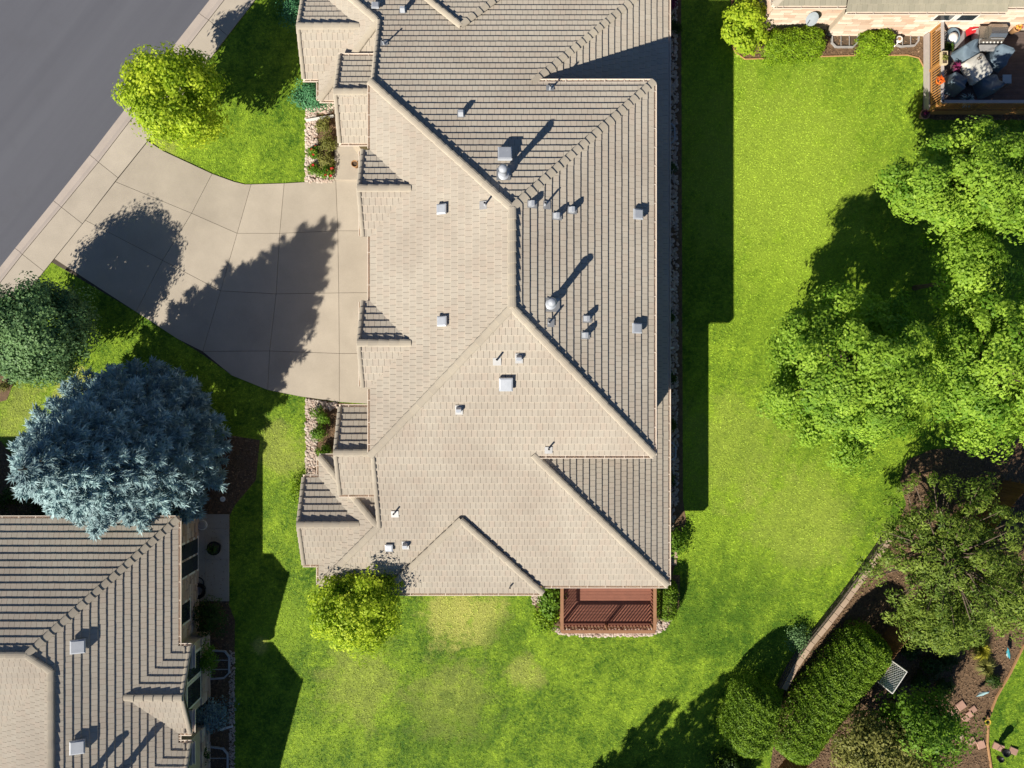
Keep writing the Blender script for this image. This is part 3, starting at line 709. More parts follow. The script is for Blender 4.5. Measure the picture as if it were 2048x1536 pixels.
chips('bark_chips', 'loose bark chips around the stone house and blue spruce', BEDS[5], 36000, 4)
chips('bark_chips', 'loose bark chips in the entry bed', BEDS[0], 5000, 5, .008); chips('bark_chips', 'loose bark chips in the cobbled bed below the driveway', BEDS[1], 6000, 6, .008)

# ================================================================== MAIN DUPLEX HOUSE
ZL, ZU, M = 2.70, 5.39, 0.438
YM = 4.77; XW, XE = -5.85, 5.85; YU = 7.72          # upper hip roof
XL, YLS = 7.03, 13.85                                # lower roof: east eave, distance of the end eaves from YM
ZR = ZU + 5.85*M; RH = YU - 5.85
house = thing('duplex_house', 'large house with tan tiled hip roof in the middle of the lawns', 'house', (0, YM, 0))
R1 = Roof(house, M_TILE, 3)
def zs_(y): return ZU + M*(abs(y - YM) < 99)*(YU - abs(y - YM))        # end slopes
def zw_(x): return ZU + M*(x - XW)
def ze_(x): return ZU + M*(XE - x)
for s in (-1, 1):
    Y = lambda d: YM + s*d                           # d: distance from the middle line
    zl = ZL
    d_e = YLS; xh = XL - (d_e - YU)                  # where the lower hip meets the upper eave line
    zc = ZL + M*(d_e - YU)
    xw_ap = -5.80; dap = d_e - 2.9; zap = ZL + M*2.9; xwe = xw_ap - 2.9
    # long end slope
    poly = [(0, Y(RH), ZR), (XE, Y(YU), zc), (xh, Y(YU), zc), (XL, Y(d_e), zl), (xwe, Y(d_e), zl), (xw_ap, Y(dap), zap), (xw_ap, Y(YU), zc), (XW+0.05, Y(YU), zc)]
    poly[0] = (0, Y(RH), zl + M*(d_e - RH))
    R1.plane(poly, (0, -s), M)
    # lower east slope pieces beyond the upper roof
    R1.plane([(XL, Y(d_e), zl), (xh, Y(YU), zc), (xh, Y(YU-0.6), zc), (XL, Y(YU-0.6), zl)], (-1, 0), M)
    R1.cap((XL-.02, Y(d_e-.02), zl+.03), (xh, Y(YU), zc+.03))
    R1.cap((XW-.02, Y(YU+.02), ZU+.03), (0, Y(RH), ZR+.03)); R1.cap((XE, Y(YU), ZU+.03), (0, Y(RH), ZR+.03))
    # offset hip-shaped bump over the end wall
    ye = d_e + 0.34; ax, ad = -2.2, ye - 3.58; za = ZL + M*3.58
    R1.plane([(ax, Y(ad), za), (ax+3.58, Y(ye), ZL), (ax-3.58, Y(ye), ZL)], (0, -s), M, thick=0.3)
    R1.cap((ax+3.58, Y(ye), ZL+.02), (ax, Y(ad), za+.02), w=.15); R1.cap((ax-3.58, Y(ye), ZL+.02), (ax, Y(ad), za+.02), w=.15)
    # street-side wing: hip end, its far slope and the little gable in front
    dn = dap - 2.9
    R1.plane([(xw_ap, Y(dap), zap), (xwe, Y(d_e), zl), (xwe, Y(dn), zl)], (1, 0), M)
    R1.plane([(xw_ap, Y(dap), zap), (xwe, Y(dn), zl), (xw_ap+.3, Y(dn), zl), (xw_ap+.3, Y(dap), zap)], (0, s), M)
    R1.cap((xwe, Y(d_e), zl+.03), (xw_ap, Y(dap), zap+.03)); R1.cap((xwe, Y(dn), zl+.03), (xw_ap, Y(dap), zap+.03))
    gh = 1.95; zg = ZL + M*gh; gx0 = -9.45; gx1 = xwe + gh
    for t in (-1, 1):
        R1.plane([(gx0, Y(dap), zg), (gx1, Y(dap), zg), (xwe, Y(dap+t*gh), ZL), (gx0, Y(dap+t*gh), ZL)], (0, -s*t), M)
        R1.cap((gx0+.05, Y(dap+t*gh), ZL+.02), (gx0+.05, Y(dap), zg+.02), 'rake', w=.10, L=.315, crown=.075)
        gutter(house, (gx0, Y(dap+t*gh), ZL+.03), (xwe-.05, Y(dap+t*gh), ZL+.03), (0, s*t))
    R1.cap((gx0, Y(dap), zg+.03), (gx1, Y(dap), zg+.03))
    gable_wall(house, gx0+.35, xwe+.6, Y(dap), gh-.4, 0, ZL-.1, M-.02)
    wall_box(house, xwe+.45, -5.3, min(Y(d_e-.45), Y(dn+.45)), max(Y(d_e-.45), Y(dn+.45)), 0, ZL-.12)
    # wall below the rake of the end slope
    MB().add([(x, Y(d), z) for x in (-5.45, -5.35) for d, z in ((YU-.3, 0), (dap+.2, 0), (dap+.2, zap-.25), (YU-.3, zc-.12))], [(0, 1, 2, 3), (7, 6, 5, 4), (0, 4, 5, 1), (1, 5, 6, 2), (2, 6, 7, 3), (3, 7, 4, 0)]).build('wall', M_STUCCO, house)
    R1.cap((xw_ap+.04, Y(dap), zap+.04), (xw_ap+.04, Y(YU), zc+.04), 'rake', w=.10, L=.315, crown=.075)
    # entry gable
    ed, eh, ez = YU - 0.02, 1.90, 4.45; ex0 = -7.60; zee = ez - M*eh
    for t in (-1, 1):
        R1.plane([(ex0, Y(ed), ez), (-5.5, Y(ed), ez), (-5.5, Y(ed+t*eh), zee), (ex0, Y(ed+t*eh), zee)], (0, -s*t), M)
        R1.cap((ex0+.05, Y(ed+t*eh), zee+.02), (ex0+.05, Y(ed), ez+.02), 'rake', w=.10, L=.315, crown=.075)
        gutter(house, (ex0, Y(ed+t*eh), zee+.03), (-5.85, Y(ed+t*eh), zee+.03), (0, s*t))
    R1.cap((ex0, Y(ed), ez+.03), (-5.5, Y(ed), ez+.03))
    gable_wall(house, ex0+.3, ex0+.6, Y(ed), eh-.3, 0, zee-.05, M-.02)
    wall_box(house, ex0+.6, -5.3, min(Y(ed+eh-.4), Y(ed-.3)), max(Y(ed+eh-.4), Y(ed-.3)), 0, zee-.1)
    # garage gable
    gd, gg = 3.12, 1.77; zgr = ZU + M*gg
    for t in (-1, 1):
        R1.plane([(-6.22, Y(gd), zgr), (XW+gg, Y(gd), zgr), (XW, Y(gd+t*gg), ZU), (-6.22, Y(gd+t*gg), ZU)], (0, -s*t), M, thick=.12)
        R1.cap((-6.18, Y(gd+t*gg), ZU+.02), (-6.18, Y(gd), zgr+.02), 'rake', w=.10, L=.315, crown=.075)
    R1.cap((-6.22, Y(gd), zgr+.03), (XW+gg, Y(gd), zgr+.03))
    gable_wall(house, -5.95, -5.5, Y(gd), gg-.1, 0, ZU-.1, M-.02)
    # short stretches of trough on the gable feet
    for t in (-1, 1): gutter(house, (-6.22, Y(gd+t*(gg-.02)), ZU+.02), (-6.22, Y(gd+t*(gg-.9)), ZU+.02), (-1, 0))
    # gutters of this half
    gutter(house, (XL, Y(d_e), ZL+.03), (ax+3.58, Y(d_e), ZL+.03), (0, s)); gutter(house, (ax+3.58, Y(ye), ZL+.03), (ax-3.58, Y(ye), ZL+.03), (0, s))
    gutter(house, (ax-3.58, Y(d_e), ZL+.03), (xwe, Y(d_e), ZL+.03), (0, s)); gutter(house, (xwe, Y(d_e), ZL+.03), (xwe, Y(dap+gh+.15), ZL+.03), (-1, 0))
    gutter(house, (xwe, Y(dap-gh-.15), ZL+.03), (xwe, Y(dn), ZL+.03), (-1, 0)); gutter(house, (xwe, Y(dn), ZL+.03), (-7.3, Y(dn), ZL+.03), (0, -s))
    gutter(house, (XE, Y(YU), ZU+.03), (xh+.1, Y(YU), ZU+.03), (0, s))
    gutter(house, (XW, Y(gd+gg+.1), ZU+.03), (XW, Y(YU), ZU+.03), (-1, 0)); gutter(house, (XW, Y(gd-gg), ZU+.03), (XW, YM, ZU+.03), (-1, 0))
    # downspout with its white extension into the bed
R1.plane([(0, YM-RH, ZR), (0, YM+RH, ZR), (XW, YM+YU, ZU), (XW, YM-YU, ZU)], (1, 0), M)
R1.plane([(0, YM-RH, ZR), (0, YM+RH, ZR), (XE, YM+YU, ZU), (XE, YM-YU, ZU)], (-1, 0), M)
R1.cap((0, YM-RH, ZR+.035), (0, YM+RH, ZR+.035), w=.18)
R1.plane([(XL, YM-YU+.6, ZL), (5.2, YM-YU+.6, ZL+M*(XL-5.2)), (5.2, YM+YU-.6, ZL+M*(XL-5.2)), (XL, YM+YU-.6, ZL)], (-1, 0), M)
gutter(house, (XE, YM-YU, ZU+.03), (XE, YM+YU, ZU+.03), (1, 0)); gutter(house, (XL, YM-YLS, ZL+.03), (XL, YM+YLS, ZL+.03), (1, 0))
wall_box(house, -5.35, 6.55, YM-YLS+.5, YM+YLS-.5, 0, ZL-.14)
wall_box(house, -5.40, 5.40, YM-YU+.5, YM+YU-.5, ZL-.14, ZU-.14)
wall_box(house, -5.45, -5.40, YM-YU+.5, YM+YU-.5, 0, ZU-.14)
for yc in (YM-3.12, YM+3.12):
    d = MB().box(-5.995, -5.955, yc-1.3, yc+1.3, 0.05, 2.2).build('garage_door', M_WHITE, house)
    for k in range(4): MB().box(-6.01, -5.995, yc-1.24, yc+1.24, 0.10+k*.53, 0.57+k*.53).build('panel', M_WHITE, d)
R1.finish()
zS = lambda x, y: ZL + M*(y - (YM-YLS)); zN = lambda x, y: ZL + M*((YM+YLS) - y); zW = lambda x, y: zw_(x); zE = lambda x, y: ze_(x)
SIDE = {'S': (zS, (0, 1)), 'N': (zN, (0, -1)), 'W': (zW, (1, 0)), 'E': (zE, (-1, 0))}
for px, py, sd, s_ in ((887, 420, 'W', .40), (888, 643, 'W', .40), (1272, 430, 'E', .42), (1270, 657, 'E', .42), (1010, 314, 'N', .56), (1012, 765, 'S', .54), (779, 1092, 'S', .34), (752, 16, 'N', .34)):
    box_vent(house, on_plane(px, py, SIDE[sd][0]), SIDE[sd][1], M, s_)
for px, py, sd in ((922, 232, 'N'), (1110, 433, 'E'), (1140, 421, 'E'), (1060, 409, 'E'), (1170, 638, 'E'), (1167, 671, 'E'), (1038, 713, 'S'), (918, 816, 'S'), (811, 1087, 'S'), (806, 25, 'N')):
    hood_vent(house, on_plane(px, py, SIDE[sd][0]), SIDE[sd][1], M)
for px, py, sd in ((769, 90, 'N'), (1100, 180, 'N'), (970, 411, 'W'), (1090, 411, 'E'), (1098, 646, 'E'), (994, 720, 'S'), (1097, 897, 'S'), (790, 1025, 'S'), (1020, 1171, 'S')):
    pipe_vent(house, on_plane(px, py, SIDE[sd][0]), SIDE[sd][1], M, .42)
flue(house, on_plane(1007, 353, zN), (0, -1), M); flue(house, on_plane(1101, 610, zE), (-1, 0), M)
# downspout extension lying over the cobbles by the entry walk
tag(MB().bar(P(612, 241, .12), P(668, 232, .16), .11, .08).build('drain_spout', M_WHITE, None, loc=P(640, 237)), 'white drain spout lying across the cobbles beside the entry walk', 'drain spout')

# ================================================================== STONE HOUSE (lower corner)
ZS = 2.9
sw = thing('stone_house', 'tan tiled house with stone walls beside the blue spruce', 'house', (-20, -12, 0))
R2 = Roof(sw, M_TILE, 9)
xe, yn = -14.97, -6.04; dpk = 5.25; pk = (xe-dpk, yn-dpk, ZS+M*dpk)
drg = 4.45; zrg = ZS + M*drg; rg = (xe-drg, pk[1]-(dpk-drg), zrg)
R2.plane([(xe, yn, ZS), pk, (-34, pk[1], pk[2]), (-34, yn, ZS)], (0, -1), M)
R2.plane([(xe, yn, ZS), pk, rg, (rg[0], -26, zrg), (xe, -26, ZS)], (-1, 0), M)
vl = 9.0
R2.plane([pk, rg, (rg[0]-vl, rg[1]-vl, zrg-M*vl), (-34, rg[1]-vl, zrg-M*vl), (-34, pk[1], pk[2])], (0, 1), M)
R2.plane([rg, (rg[0], -26, zrg), (rg[0]-vl, -26, zrg-M*vl), (rg[0]-vl, rg[1]-vl, zrg-M*vl)], (1, 0), M)
R2.cap((xe, yn, ZS+.03), (pk[0], pk[1], pk[2]+.03)); R2.cap((-33, pk[1], pk[2]+.03), (pk[0], pk[1], pk[2]+.03))
R2.cap((rg[0], rg[1], zrg+.03), (pk[0], pk[1], pk[2]+.03)); R2.cap((rg[0], -21, zrg+.03), (rg[0], rg[1], zrg+.03))
for gy, gw in ((-13.70, 1.94), (-19.75, 3.65)):
    zg = ZS + M*gw; gx = -14.38
    for t in (-1, 1):
        R2.plane([(gx, gy, zg), (xe-gw, gy, zg), (xe, gy+t*gw, ZS), (gx, gy+t*gw, ZS)], (0, -t), M)
        R2.cap((gx-.05, gy+t*gw, ZS+.02), (gx-.05, gy, zg+.02), 'rake', w=.10, L=.315, crown=.075)
        gutter(sw, (gx, gy+t*gw, ZS+.03), (xe+.02, gy+t*gw, ZS+.03), (0, t))
        # eave return: small sloped ledge at the foot of the gable
        R2.plane([(gx+.02, gy+t*gw, ZS-.02), (gx+.02, gy+t*(gw-1.0), ZS-.02), (gx-.32, gy+t*(gw-1.0), ZS+.12), (gx-.32, gy+t*gw, ZS+.12)], (-1, 0), 0.41, thick=.14)
        gutter(sw, (gx+.03, gy+t*gw, ZS), (gx+.03, gy+t*(gw-1.0), ZS), (1, 0))
    R2.cap((gx, gy, zg+.03), (xe-gw, gy, zg+.03))
    gwall = gable_wall(sw, -16.2, -14.83, gy, gw-.35, 0, ZS-.05, M-.02)
    stones(gwall, (-14.80, gy-gw+.35), (-14.80, gy+gw-.35), 0.05, 1.0, (1, 0), 40+int(-gy), ch=.19)
    for yy in (gy-.62, gy+.62):
        w = MB().box(-14.83, -14.76, yy-.60, yy+.60, 1.05, 2.55).build('window', M_WHITE, sw)
        MB().box(-14.76, -14.748, yy-.50, yy+.50, 1.15, 2.45).build('pane', M_GLASS, w)
R2.finish()
gutter(sw, (-30, yn, ZS+.03), (xe, yn, ZS+.03), (0, 1)); gutter(sw, (xe, yn, ZS+.03), (xe, -11.72, ZS+.03), (1, 0)); gutter(sw, (xe, -15.7, ZS+.03), (xe, -16.05, ZS+.03), (1, 0))
swm = wall_box(sw, -33, -15.40, -25, -6.5, 0, ZS-.14)
stones(swm, (-15.37, -11.9), (-15.37, -6.5), 0.05, 2.6, (1, 0), 5, ch=.21)
w = MB().box(-15.40, -15.30, -11.25, -10.15, 0.95, 2.3).build('window', M_WHITE, sw); MB().box(-15.30, -15.288, -11.15, -10.25, 1.05, 2.2).build('pane', M_GLASS, w)
w = MB().box(-15.40, -15.30, -9.1, -7.4, 0.1, 2.2).build('patio_door', M_WHITE, sw); MB().box(-15.30, -15.288, -9.0, -8.3, 0.2, 2.1).build('pane', M_GLASS, w); MB().box(-15.30, -15.288, -8.2, -7.5, 0.2, 2.1).build('pane', M_GLASS, w)
zE2 = lambda x, y: ZS + M*(xe - x)
for px, py in ((157, 1290), (156, 1490)): box_vent(sw, on_plane(px, py, zE2), (-1, 0), M, .58)
flue(sw, on_plane(238, 1548, zE2), (-1, 0), M, 1.0); flue(sw, on_plane(172, 1560, zE2), (-1, 0), M, 0.9)
# patio and what stands on it
patio = structure(MB().prism(PL([(380, 1028), (459, 1030), (459, 1202), (380, 1202)]), -.1, 0.02).build('patio', M_JOINT))
for a, b in ((1028, 1056), (1056, 1118), (1118, 1202)):
    for c, d in ((380, 412), (412, 459)): MB().prism(inset(PL([(c, a), (d, a), (d, b), (c, b)]), .006), 0, .06).build('slab', M_CONC, patio)
def pot(name, label, px, py, r, h, m, z=0.06, soil=M_SOIL, cat='pot', group=None):
    x, y, _ = P(px, py, z + h); t = thing(name, label, cat, (x, y, z), group)
    MB().lathe([(0, 0), (r*.62, 0), (r*.92, h*.8), (r, h*.86), (r, h), (r*.86, h), (r*.80, h*.8)], (x, y, z), 16).build('body', m, t, smooth=True)
    MB().lathe([(r*.82, h*.82), (0, h*.84)], (x, y, z), 16).build('soil', soil, t)
    return t, (x, y, z + h)
LEAF_G = leaf_mat('leaf_green', (0.055, 0.14, 0.012), (0.22, 0.39, 0.03), 0.35)
LEAF_Y = leaf_mat('leaf_lime', (0.22, 0.38, 0.014), (0.70, 0.82, 0.065), 0.45)
LEAF_E = leaf_mat('leaf_maple', (0.11, 0.26, 0.020), (0.46, 0.66, 0.075), 0.42)
LEAF_D = leaf_mat('leaf_dark', (0.022, 0.055, 0.008), (0.075, 0.14, 0.018), 0.25)
LEAF_O = leaf_mat('leaf_olive', (0.11, 0.125, 0.02), (0.33, 0.33, 0.09), 0.3)
LEAF_P = leaf_mat('leaf_pine', (0.055, 0.12, 0.014), (0.30, 0.40, 0.06), 0.35)
LEAF_H = leaf_mat('leaf_arborvitae', (0.05, 0.125, 0.008), (0.25, 0.40, 0.03), 0.3)
LEAF_HB = leaf_mat('leaf_boxwood', (0.09, 0.19, 0.008), (0.33, 0.50, 0.025), 0.35)
LEAF_S = leaf_mat('leaf_spruce_blue', (0.040, 0.090, 0.125), (0.46, 0.66, 0.67), 0.12)
LEAF_T = leaf_mat('leaf_teal', (0.045, 0.12, 0.05), (0.27, 0.45, 0.17), 0.3)
LEAF_J = leaf_mat('leaf_juniper', (0.035, 0.14, 0.06), (0.14, 0.38, 0.17), 0.25)
LEAF_R = leaf_mat('leaf_purple', (0.10, 0.012, 0.05), (0.26, 0.03, 0.12), 0.3)
M_RED = mat('flower_red', (0.55, 0.02, 0.03), bump=0); M_PINK = mat('flower_orange', (0.85, 0.20, 0.03), bump=0)
def rosette(t, c, n, r, h, material, seed, name='leaves', leafw=0.05):
    """arching blades from one crown"""
    rs = random.Random(seed); mb = MB()
    for i in range(n):
        a = rs.uniform(0, 6.28); q = r*rs.uniform(.6, 1.1); hh = h*rs.uniform(.6, 1.1); d = Vector((math.cos(a), math.sin(a), 0)); s_ = Vector((-d.y, d.x, 0))*leafw/2
        c0 = Vector(c); p1 = c0 + d*q*.5 + Vector((0, 0, hh)); p2 = c0 + d*q + Vector((0, 0, hh*.55))
        mb.add([c0 - s_*.4, c0 + s_*.4, p1 + s_, p1 - s_, p2], [(0, 1, 2, 3), (3, 2, 4)], rs.random())
    return mb.build(name, material, t)
t, c = pot('planter_pot', 'round potted plant standing on the shaded patio slab', 427, 1097, .34, .42, M_BLACK); rosette(t, c, 40, .34, .25, LEAF_D, 2)
t = thing('garden_hose', 'black garden hose coiled on the shaded patio slab', 'hose', P(400, 1180, .06))
mb = MB(); cx, cy, _ = P(399, 1180)
pts = [(cx + (.30 + .07*math.sin(k*.9))*math.cos(k*.32), cy + (.30 + .07*math.sin(k*.9))*math.sin(k*.32), .085 + .0012*k) for k in range(120)]
pts += [(cx-.1+.35*math.cos(a), cy+.35+.30*math.sin(a), .08) for a in np.linspace(-.5, 2.6, 14)]
mb.tube(pts, .026, 6).build('coil', M_BLACK, t, smooth=True)
x, y, _ = P(404, 1050, .1)
t = thing('hose_reel_lid', 'pale round lid lying near the patio corner by the stone wall', 'lid', (x, y, .06)); MB().lathe([(0, .10), (.17, .10), (.20, .07), (.20, 0)], (x, y, .06), 18).build('lid', M_LEAD, t); MB().lathe([(.205, .02), (.235, .05), (.26, .02), (.235, 0)], (x, y, .06), 18).build('rim', M_WHITE, t)
def patio_chair(label, px, py, rz, m, group):
    x, y, _ = P(px, py, .5); t = thing('patio_chair', label, 'chair', (x, y, .06), group); Rm = Matrix.Rotation(rz, 3, 'Z'); T = lambda q: Vector((x, y, .06)) + Rm @ Vector(q)
    for lx, ly in ((-.24, -.24), (.24, -.24), (-.24, .24), (.24, .24)): MB().bar(T((lx, ly, 0)), T((lx*.92, ly*.92, .62 if ly < 0 else .42)), .03, .03).build('leg', M_BLACK, t)
    s_ = MB(); s_.add([T(q) for q in ((-.25, -.25, .42), (.25, -.25, .42), (.25, .25, .40), (-.25, .25, .40), (-.25, -.25, .46), (.25, -.25, .46), (.25, .25, .44), (-.25, .25, .44))], [(3, 2, 1, 0), (4, 5, 6, 7), (0, 1, 5, 4), (1, 2, 6, 5), (2, 3, 7, 6), (3, 0, 4, 7)]); s_.build('seat', m, t)
    b = MB(); b.add([T(q) for q in ((-.25, .25, .44), (.25, .25, .44), (.23, .36, .95), (-.23, .36, .95), (-.25, .28, .44), (.25, .28, .44), (.23, .39, .95), (-.23, .39, .95))], [(0, 1, 2, 3), (7, 6, 5, 4), (0, 4, 5, 1), (2, 6, 7, 3), (1, 5, 6, 2), (3, 7, 4, 0)]); b.build('backrest', m, t)
    for sx in (-.27, .27): MB().bar(T((sx, -.25, .62)), T((sx, .30, .66)), .05, .03).build('armrest', M_BLACK, t)
    return t
patio_chair('dark patio chair pushed against the stone wall near the white lid', 372, 1088, -1.4, M_BLACK, None)
patio_chair('dark patio chair in the shade beside the coiled hose', 366, 1135, -1.9, M_COVER, None)
def window_well(label, pts, px_wall, along, group=None, m=M_GALV, z1=.12):
    poly = PL(pts); cx = sum(p[0] for p in poly)/len(poly); cy = sum(p[1] for p in poly)/len(poly)
    t = thing('window_well', label, 'window well', (cx, cy, 0), group); n = len(poly); inn = inset(poly, .07)
    pp = poly
    if sum(poly[i][0]*poly[(i+1) % n][1] - poly[(i+1) % n][0]*poly[i][1] for i in range(n)) < 0: pp = poly[::-1]
    v = [(*p, 0) for p in pp] + [(*p, z1) for p in pp] + [(*p, z1) for p in inn] + [(*p, 0.018) for p in inn]
    MB().add(v, [(a*n+i, a*n+(i+1) % n, (a+1)*n+(i+1) % n, (a+1)*n+i) for a in range(3) for i in range(n)]).build('rim', m, t)
    MB().add([(*p, .022) for p in inn], [tuple(range(n))]).build('floor', M_SOIL, t)
    xs = [p[0] for p in inn]; ys = [p[1] for p in inn]
    for k in (.33, .67):
        if along == 'x': x_ = min(xs) + k*(max(xs)-min(xs)); MB().bar((x_, min(ys)+.03, z1-.02), (x_, max(ys)-.03, z1-.02), .03, .03).build('cover_bar', m, t)
        else: y_ = min(ys) + k*(max(ys)-min(ys)); MB().bar((min(xs)+.03, y_, z1-.02), (max(xs)-.03, y_, z1-.02), .03, .03).build('cover_bar', m, t)
    return t
window_well('glazed window well beside the lime shrub of the stone house', [(420, 1298), (452, 1300), (461, 1312), (461, 1345), (450, 1356), (420, 1358)], 0, 'y')
window_well('glazed window well at the frame edge beside the stone house', [(418, 1490), (448, 1494), (458, 1506), (458, 1560), (418, 1560)], 0, 'y')
shrub('shrub', 'dark brownish shrub between the patio and the stone house window', 'shrub', 422, 1235, .95, .9, LEAF_D, 1800, .10, 21)
shrub('shrub', 'lime green shrub in front of the stone house gable window', 'shrub', 410, 1310, .75, 1.5, LEAF_G, 1600, .10, 22)
shrub('dwarf_spruce', 'low blue dwarf spruce below the stone house gable window', 'shrub', 422, 1432, .95, .7, LEAF_S, 2200, .10, 23)
shrub('shrub', 'dark shrub at the frame edge under the second stone gable', 'shrub', 398, 1505, .6, 1.0, LEAF_D, 900, .10, 24)
tag(MB().bar(P(440, 1459, .1), P(466, 1452, .06), .10, .07).build('drain_spout', M_WHITE, None, loc=P(452, 1455)), 'white drain spout beside the blue dwarf spruce', 'drain spout')
x, y, _ = P(446, 998); t = thing('round_drain', 'white round drain cover on the shaded soil between spruce and patio', 'drain', (x, y, .02)); MB().lathe([(0, .05), (.11, .05), (.13, .03), (.13, 0)], (x, y, .02), 16).build('lid', M_WHITE, t); MB().obox((x, y, .075), (.16, .02, .012), .6).build('slot', M_LEAD, t)
for k, (px, py, r) in enumerate(((10, 1000, .6), (75, 1010, .7), (120, 1008, .5))):
    shrub('shrub', ['dark round shrub at the frame edge behind the blue spruce', 'dark round shrub half under the blue spruce by the roof edge', 'small dark shrub deepest under the blue spruce'][k], 'shrub', px, py, r, .8, LEAF_D, 1000, .09, 60+k)
shrub('shrub', 'small rusty shrub at the frame edge under the teal round tree', 'shrub', 6, 775, .35, .4, LEAF_O, 400, .07, 66)

# ================================================================== PALE STONE HOUSE (upper corner)
ne = thing('ledge_stone_house', 'pale ledge stone house with grey roof above the wooden deck', 'house', (18, 18, 0))
R3 = Roof(ne, M_TILE_NE, 15)
for poly in ([(11.74, 16.97, ZS), (15.0, 16.97, ZS), (15.0, 24, ZS+M*7.03), (18.77, 24, ZS+M*7.03)],
             [(15.0, 16.70, ZS), (22.2, 16.70, ZS), (22.2, 24, ZS+M*7.3), (15.0, 24, ZS+M*7.3)], [(22.2, 16.92, ZS), (27, 16.92, ZS), (27, 24, ZS+M*7.08), (22.2, 24, ZS+M*7.08)]):
    R3.plane(poly, (0, 1), M)
R3.plane([(11.74, 16.97, ZS), (18.77, 24, ZS+M*7.03), (11.74, 24, ZS)], (1, 0), M)
R3.cap((11.74, 16.97, ZS+.03), (18.77, 24, ZS+M*7.03+.03))
R3.finish(200)
gutter(ne, (11.74, 16.97, ZS+.03), (15.0, 16.97, ZS+.03), (0, -1)); gutter(ne, (15.0, 16.70, ZS+.03), (22.2, 16.70, ZS+.03), (0, -1)); gutter(ne, (22.2, 16.92, ZS+.03), (27, 16.92, ZS+.03), (0, -1)); gutter(ne, (11.74, 16.97, ZS+.03), (11.74, 24, ZS+.03), (-1, 0))
wa = wall_box(ne, 12.17, 15.4, 17.42, 24, 0, ZS-.14); stones(wa, (12.14, 17.39), (15.4, 17.39), 0.03, 2.72, (0, -1), 71); stones(wa, (12.14, 17.5), (12.14, 20.4), 0.03, 2.72, (-1, 0), 72)
wb = wall_box(ne, 15.4, 27, 17.11, 24, 0, ZS-.14); stones(wb, (15.4, 17.08), (24.2, 17.08), 0.03, 2.72, (0, -1), 73, skip=((4.15, 5.15, 1.5, 2.5), (5.25, 6.3, 1.5, 2.5)))
MB().box(15.34, 15.40, 17.08, 17.42, 0, 2.72).build('corner_board', M_STUCCO, ne)
for xx in (20.05, 21.12):
    w = MB().box(xx-.48, xx+.48, 17.0, 17.11, 1.5, 2.5).build('window', M_WHITE, ne); MB().box(xx-.38, xx+.38, 16.985, 17.0, 1.6, 2.4).build('pane', M_GLASS, w)
# wall-mounted dish
dx, dy, dz = 14.0, 17.1, 1.7
t = thing('satellite_dish', 'grey dish on a bracket against the pale ledge stone wall', 'dish', (14.05, 17.35, 1.2))
MB().tube([(14.05, 17.36, 1.2), (14.05, 17.15, 1.3), (14.05, 17.1, 1.6)], .025, 8).build('bracket', M_LEAD, t)
mb = MB(); n_ = Vector((-.6, -.6, .53)).normalized(); a_ = n_.cross(Vector((0, 0, 1))).normalized(); b_ = a_.cross(n_); cc = Vector((14.0, 17.02, 1.65)); v = [cc - n_*.08]
for rr, off in ((.15, -.045), (.27, .0)): v += [cc + n_*off + (a_*math.cos(k*math.pi/8) + b_*1.25*math.sin(k*math.pi/8))*rr for k in range(16)]
mb.add(v, [(0, 1+k, 1+(k+1) % 16) for k in range(16)] + [(1+k, 17+k, 17+(k+1) % 16, 1+(k+1) % 16) for k in range(16)])  .build('reflector', mat('dish_grey', (.30, .34, .38), bump=0), t, smooth=True)
MB().bar(cc - b_*.35, cc + n_*.45 - b_*.1, .03, .03).build('feed_arm', M_LEAD, t)
window_well('glazed window well between the two clipped hedges', [(1661, 68), (1661, 88), (1670, 97), (1705, 97), (1714, 88), (1716, 68)], 0, 'x', m=M_LEAD)
window_well('glazed window well beside the smaller clipped hedge and the deck', [(1784, 68), (1784, 90), (1800, 96), (1828, 94), (1836, 84), (1838, 68)], 0, 'x', m=M_LEAD)
x, y, _ = P(1799, 78, .4); t = thing('garden_plaque', 'white round plaque with short handle standing in the window well', 'ornament', (x, y, 0))
MB().tube([(x-.1, y-.22, .1), (x-.02, y-.1, .38)], .035, 8).build('handle', M_WHITE, t); MB().lathe([(0, .40), (.14, .42), (.17, .40), (.17, .37), (0, .36)], (x, y, 0), 18).build('plate', M_WHITE, t); MB().lathe([(0, .43), (.07, .432), (.08, .425)], (x, y, 0), 12).build('motif', M_TERRA, t)
hedge('clipped_hedge', 'larger bright green clipped hedge against the pale stone wall', [P2(1552, 92, .5), P2(1622, 86, .5)], .72, 1.05, LEAF_HB, 9000, .10, 31)
hedge('clipped_hedge', 'smaller bright green clipped hedge between the two window wells', [P2(1738, 88, .5), P2(1764, 86, .5)], .60, .95, LEAF_HB, 5200, .10, 32)
def broad(name, label, px, py, rx, ry, h, material, n, leaf, seed, z=0.0):
    x, y, _ = P(px, py, z+h*.5); t = thing(name, label, 'shrub', (x, y, z))
    pts, nrm, tone, cc = crown_points((x, y, z+h*.45), (rx, ry, h*.45), 40, .28, n//40, seed, hollow=.2, low=-.2)
    ln = leaf*(.7 + .6*np.random.RandomState(seed).rand(len(pts))); v, f = rhombs(pts, nrm, ln, ln*.75, fold=.1)
    link('foliage', mesh_np('foliage', v - np.array((x, y, z)), f, material, np.repeat(tone, 4)), t)
    mb = MB()
    for q in cc[:10]: mb.tube([(x, y, z), Vector((x, y, z)).lerp(Vector(q), .5), q], [.02, .014, .006], 5)
    mb.build('stem', M_BARK, t); return t
broad('lilac_bush', 'loose leafy green bush climbing the corner of the pale stone house', 1490, 50, .95, 1.35, 1.8, LEAF_Y, 4800, .15, 33)
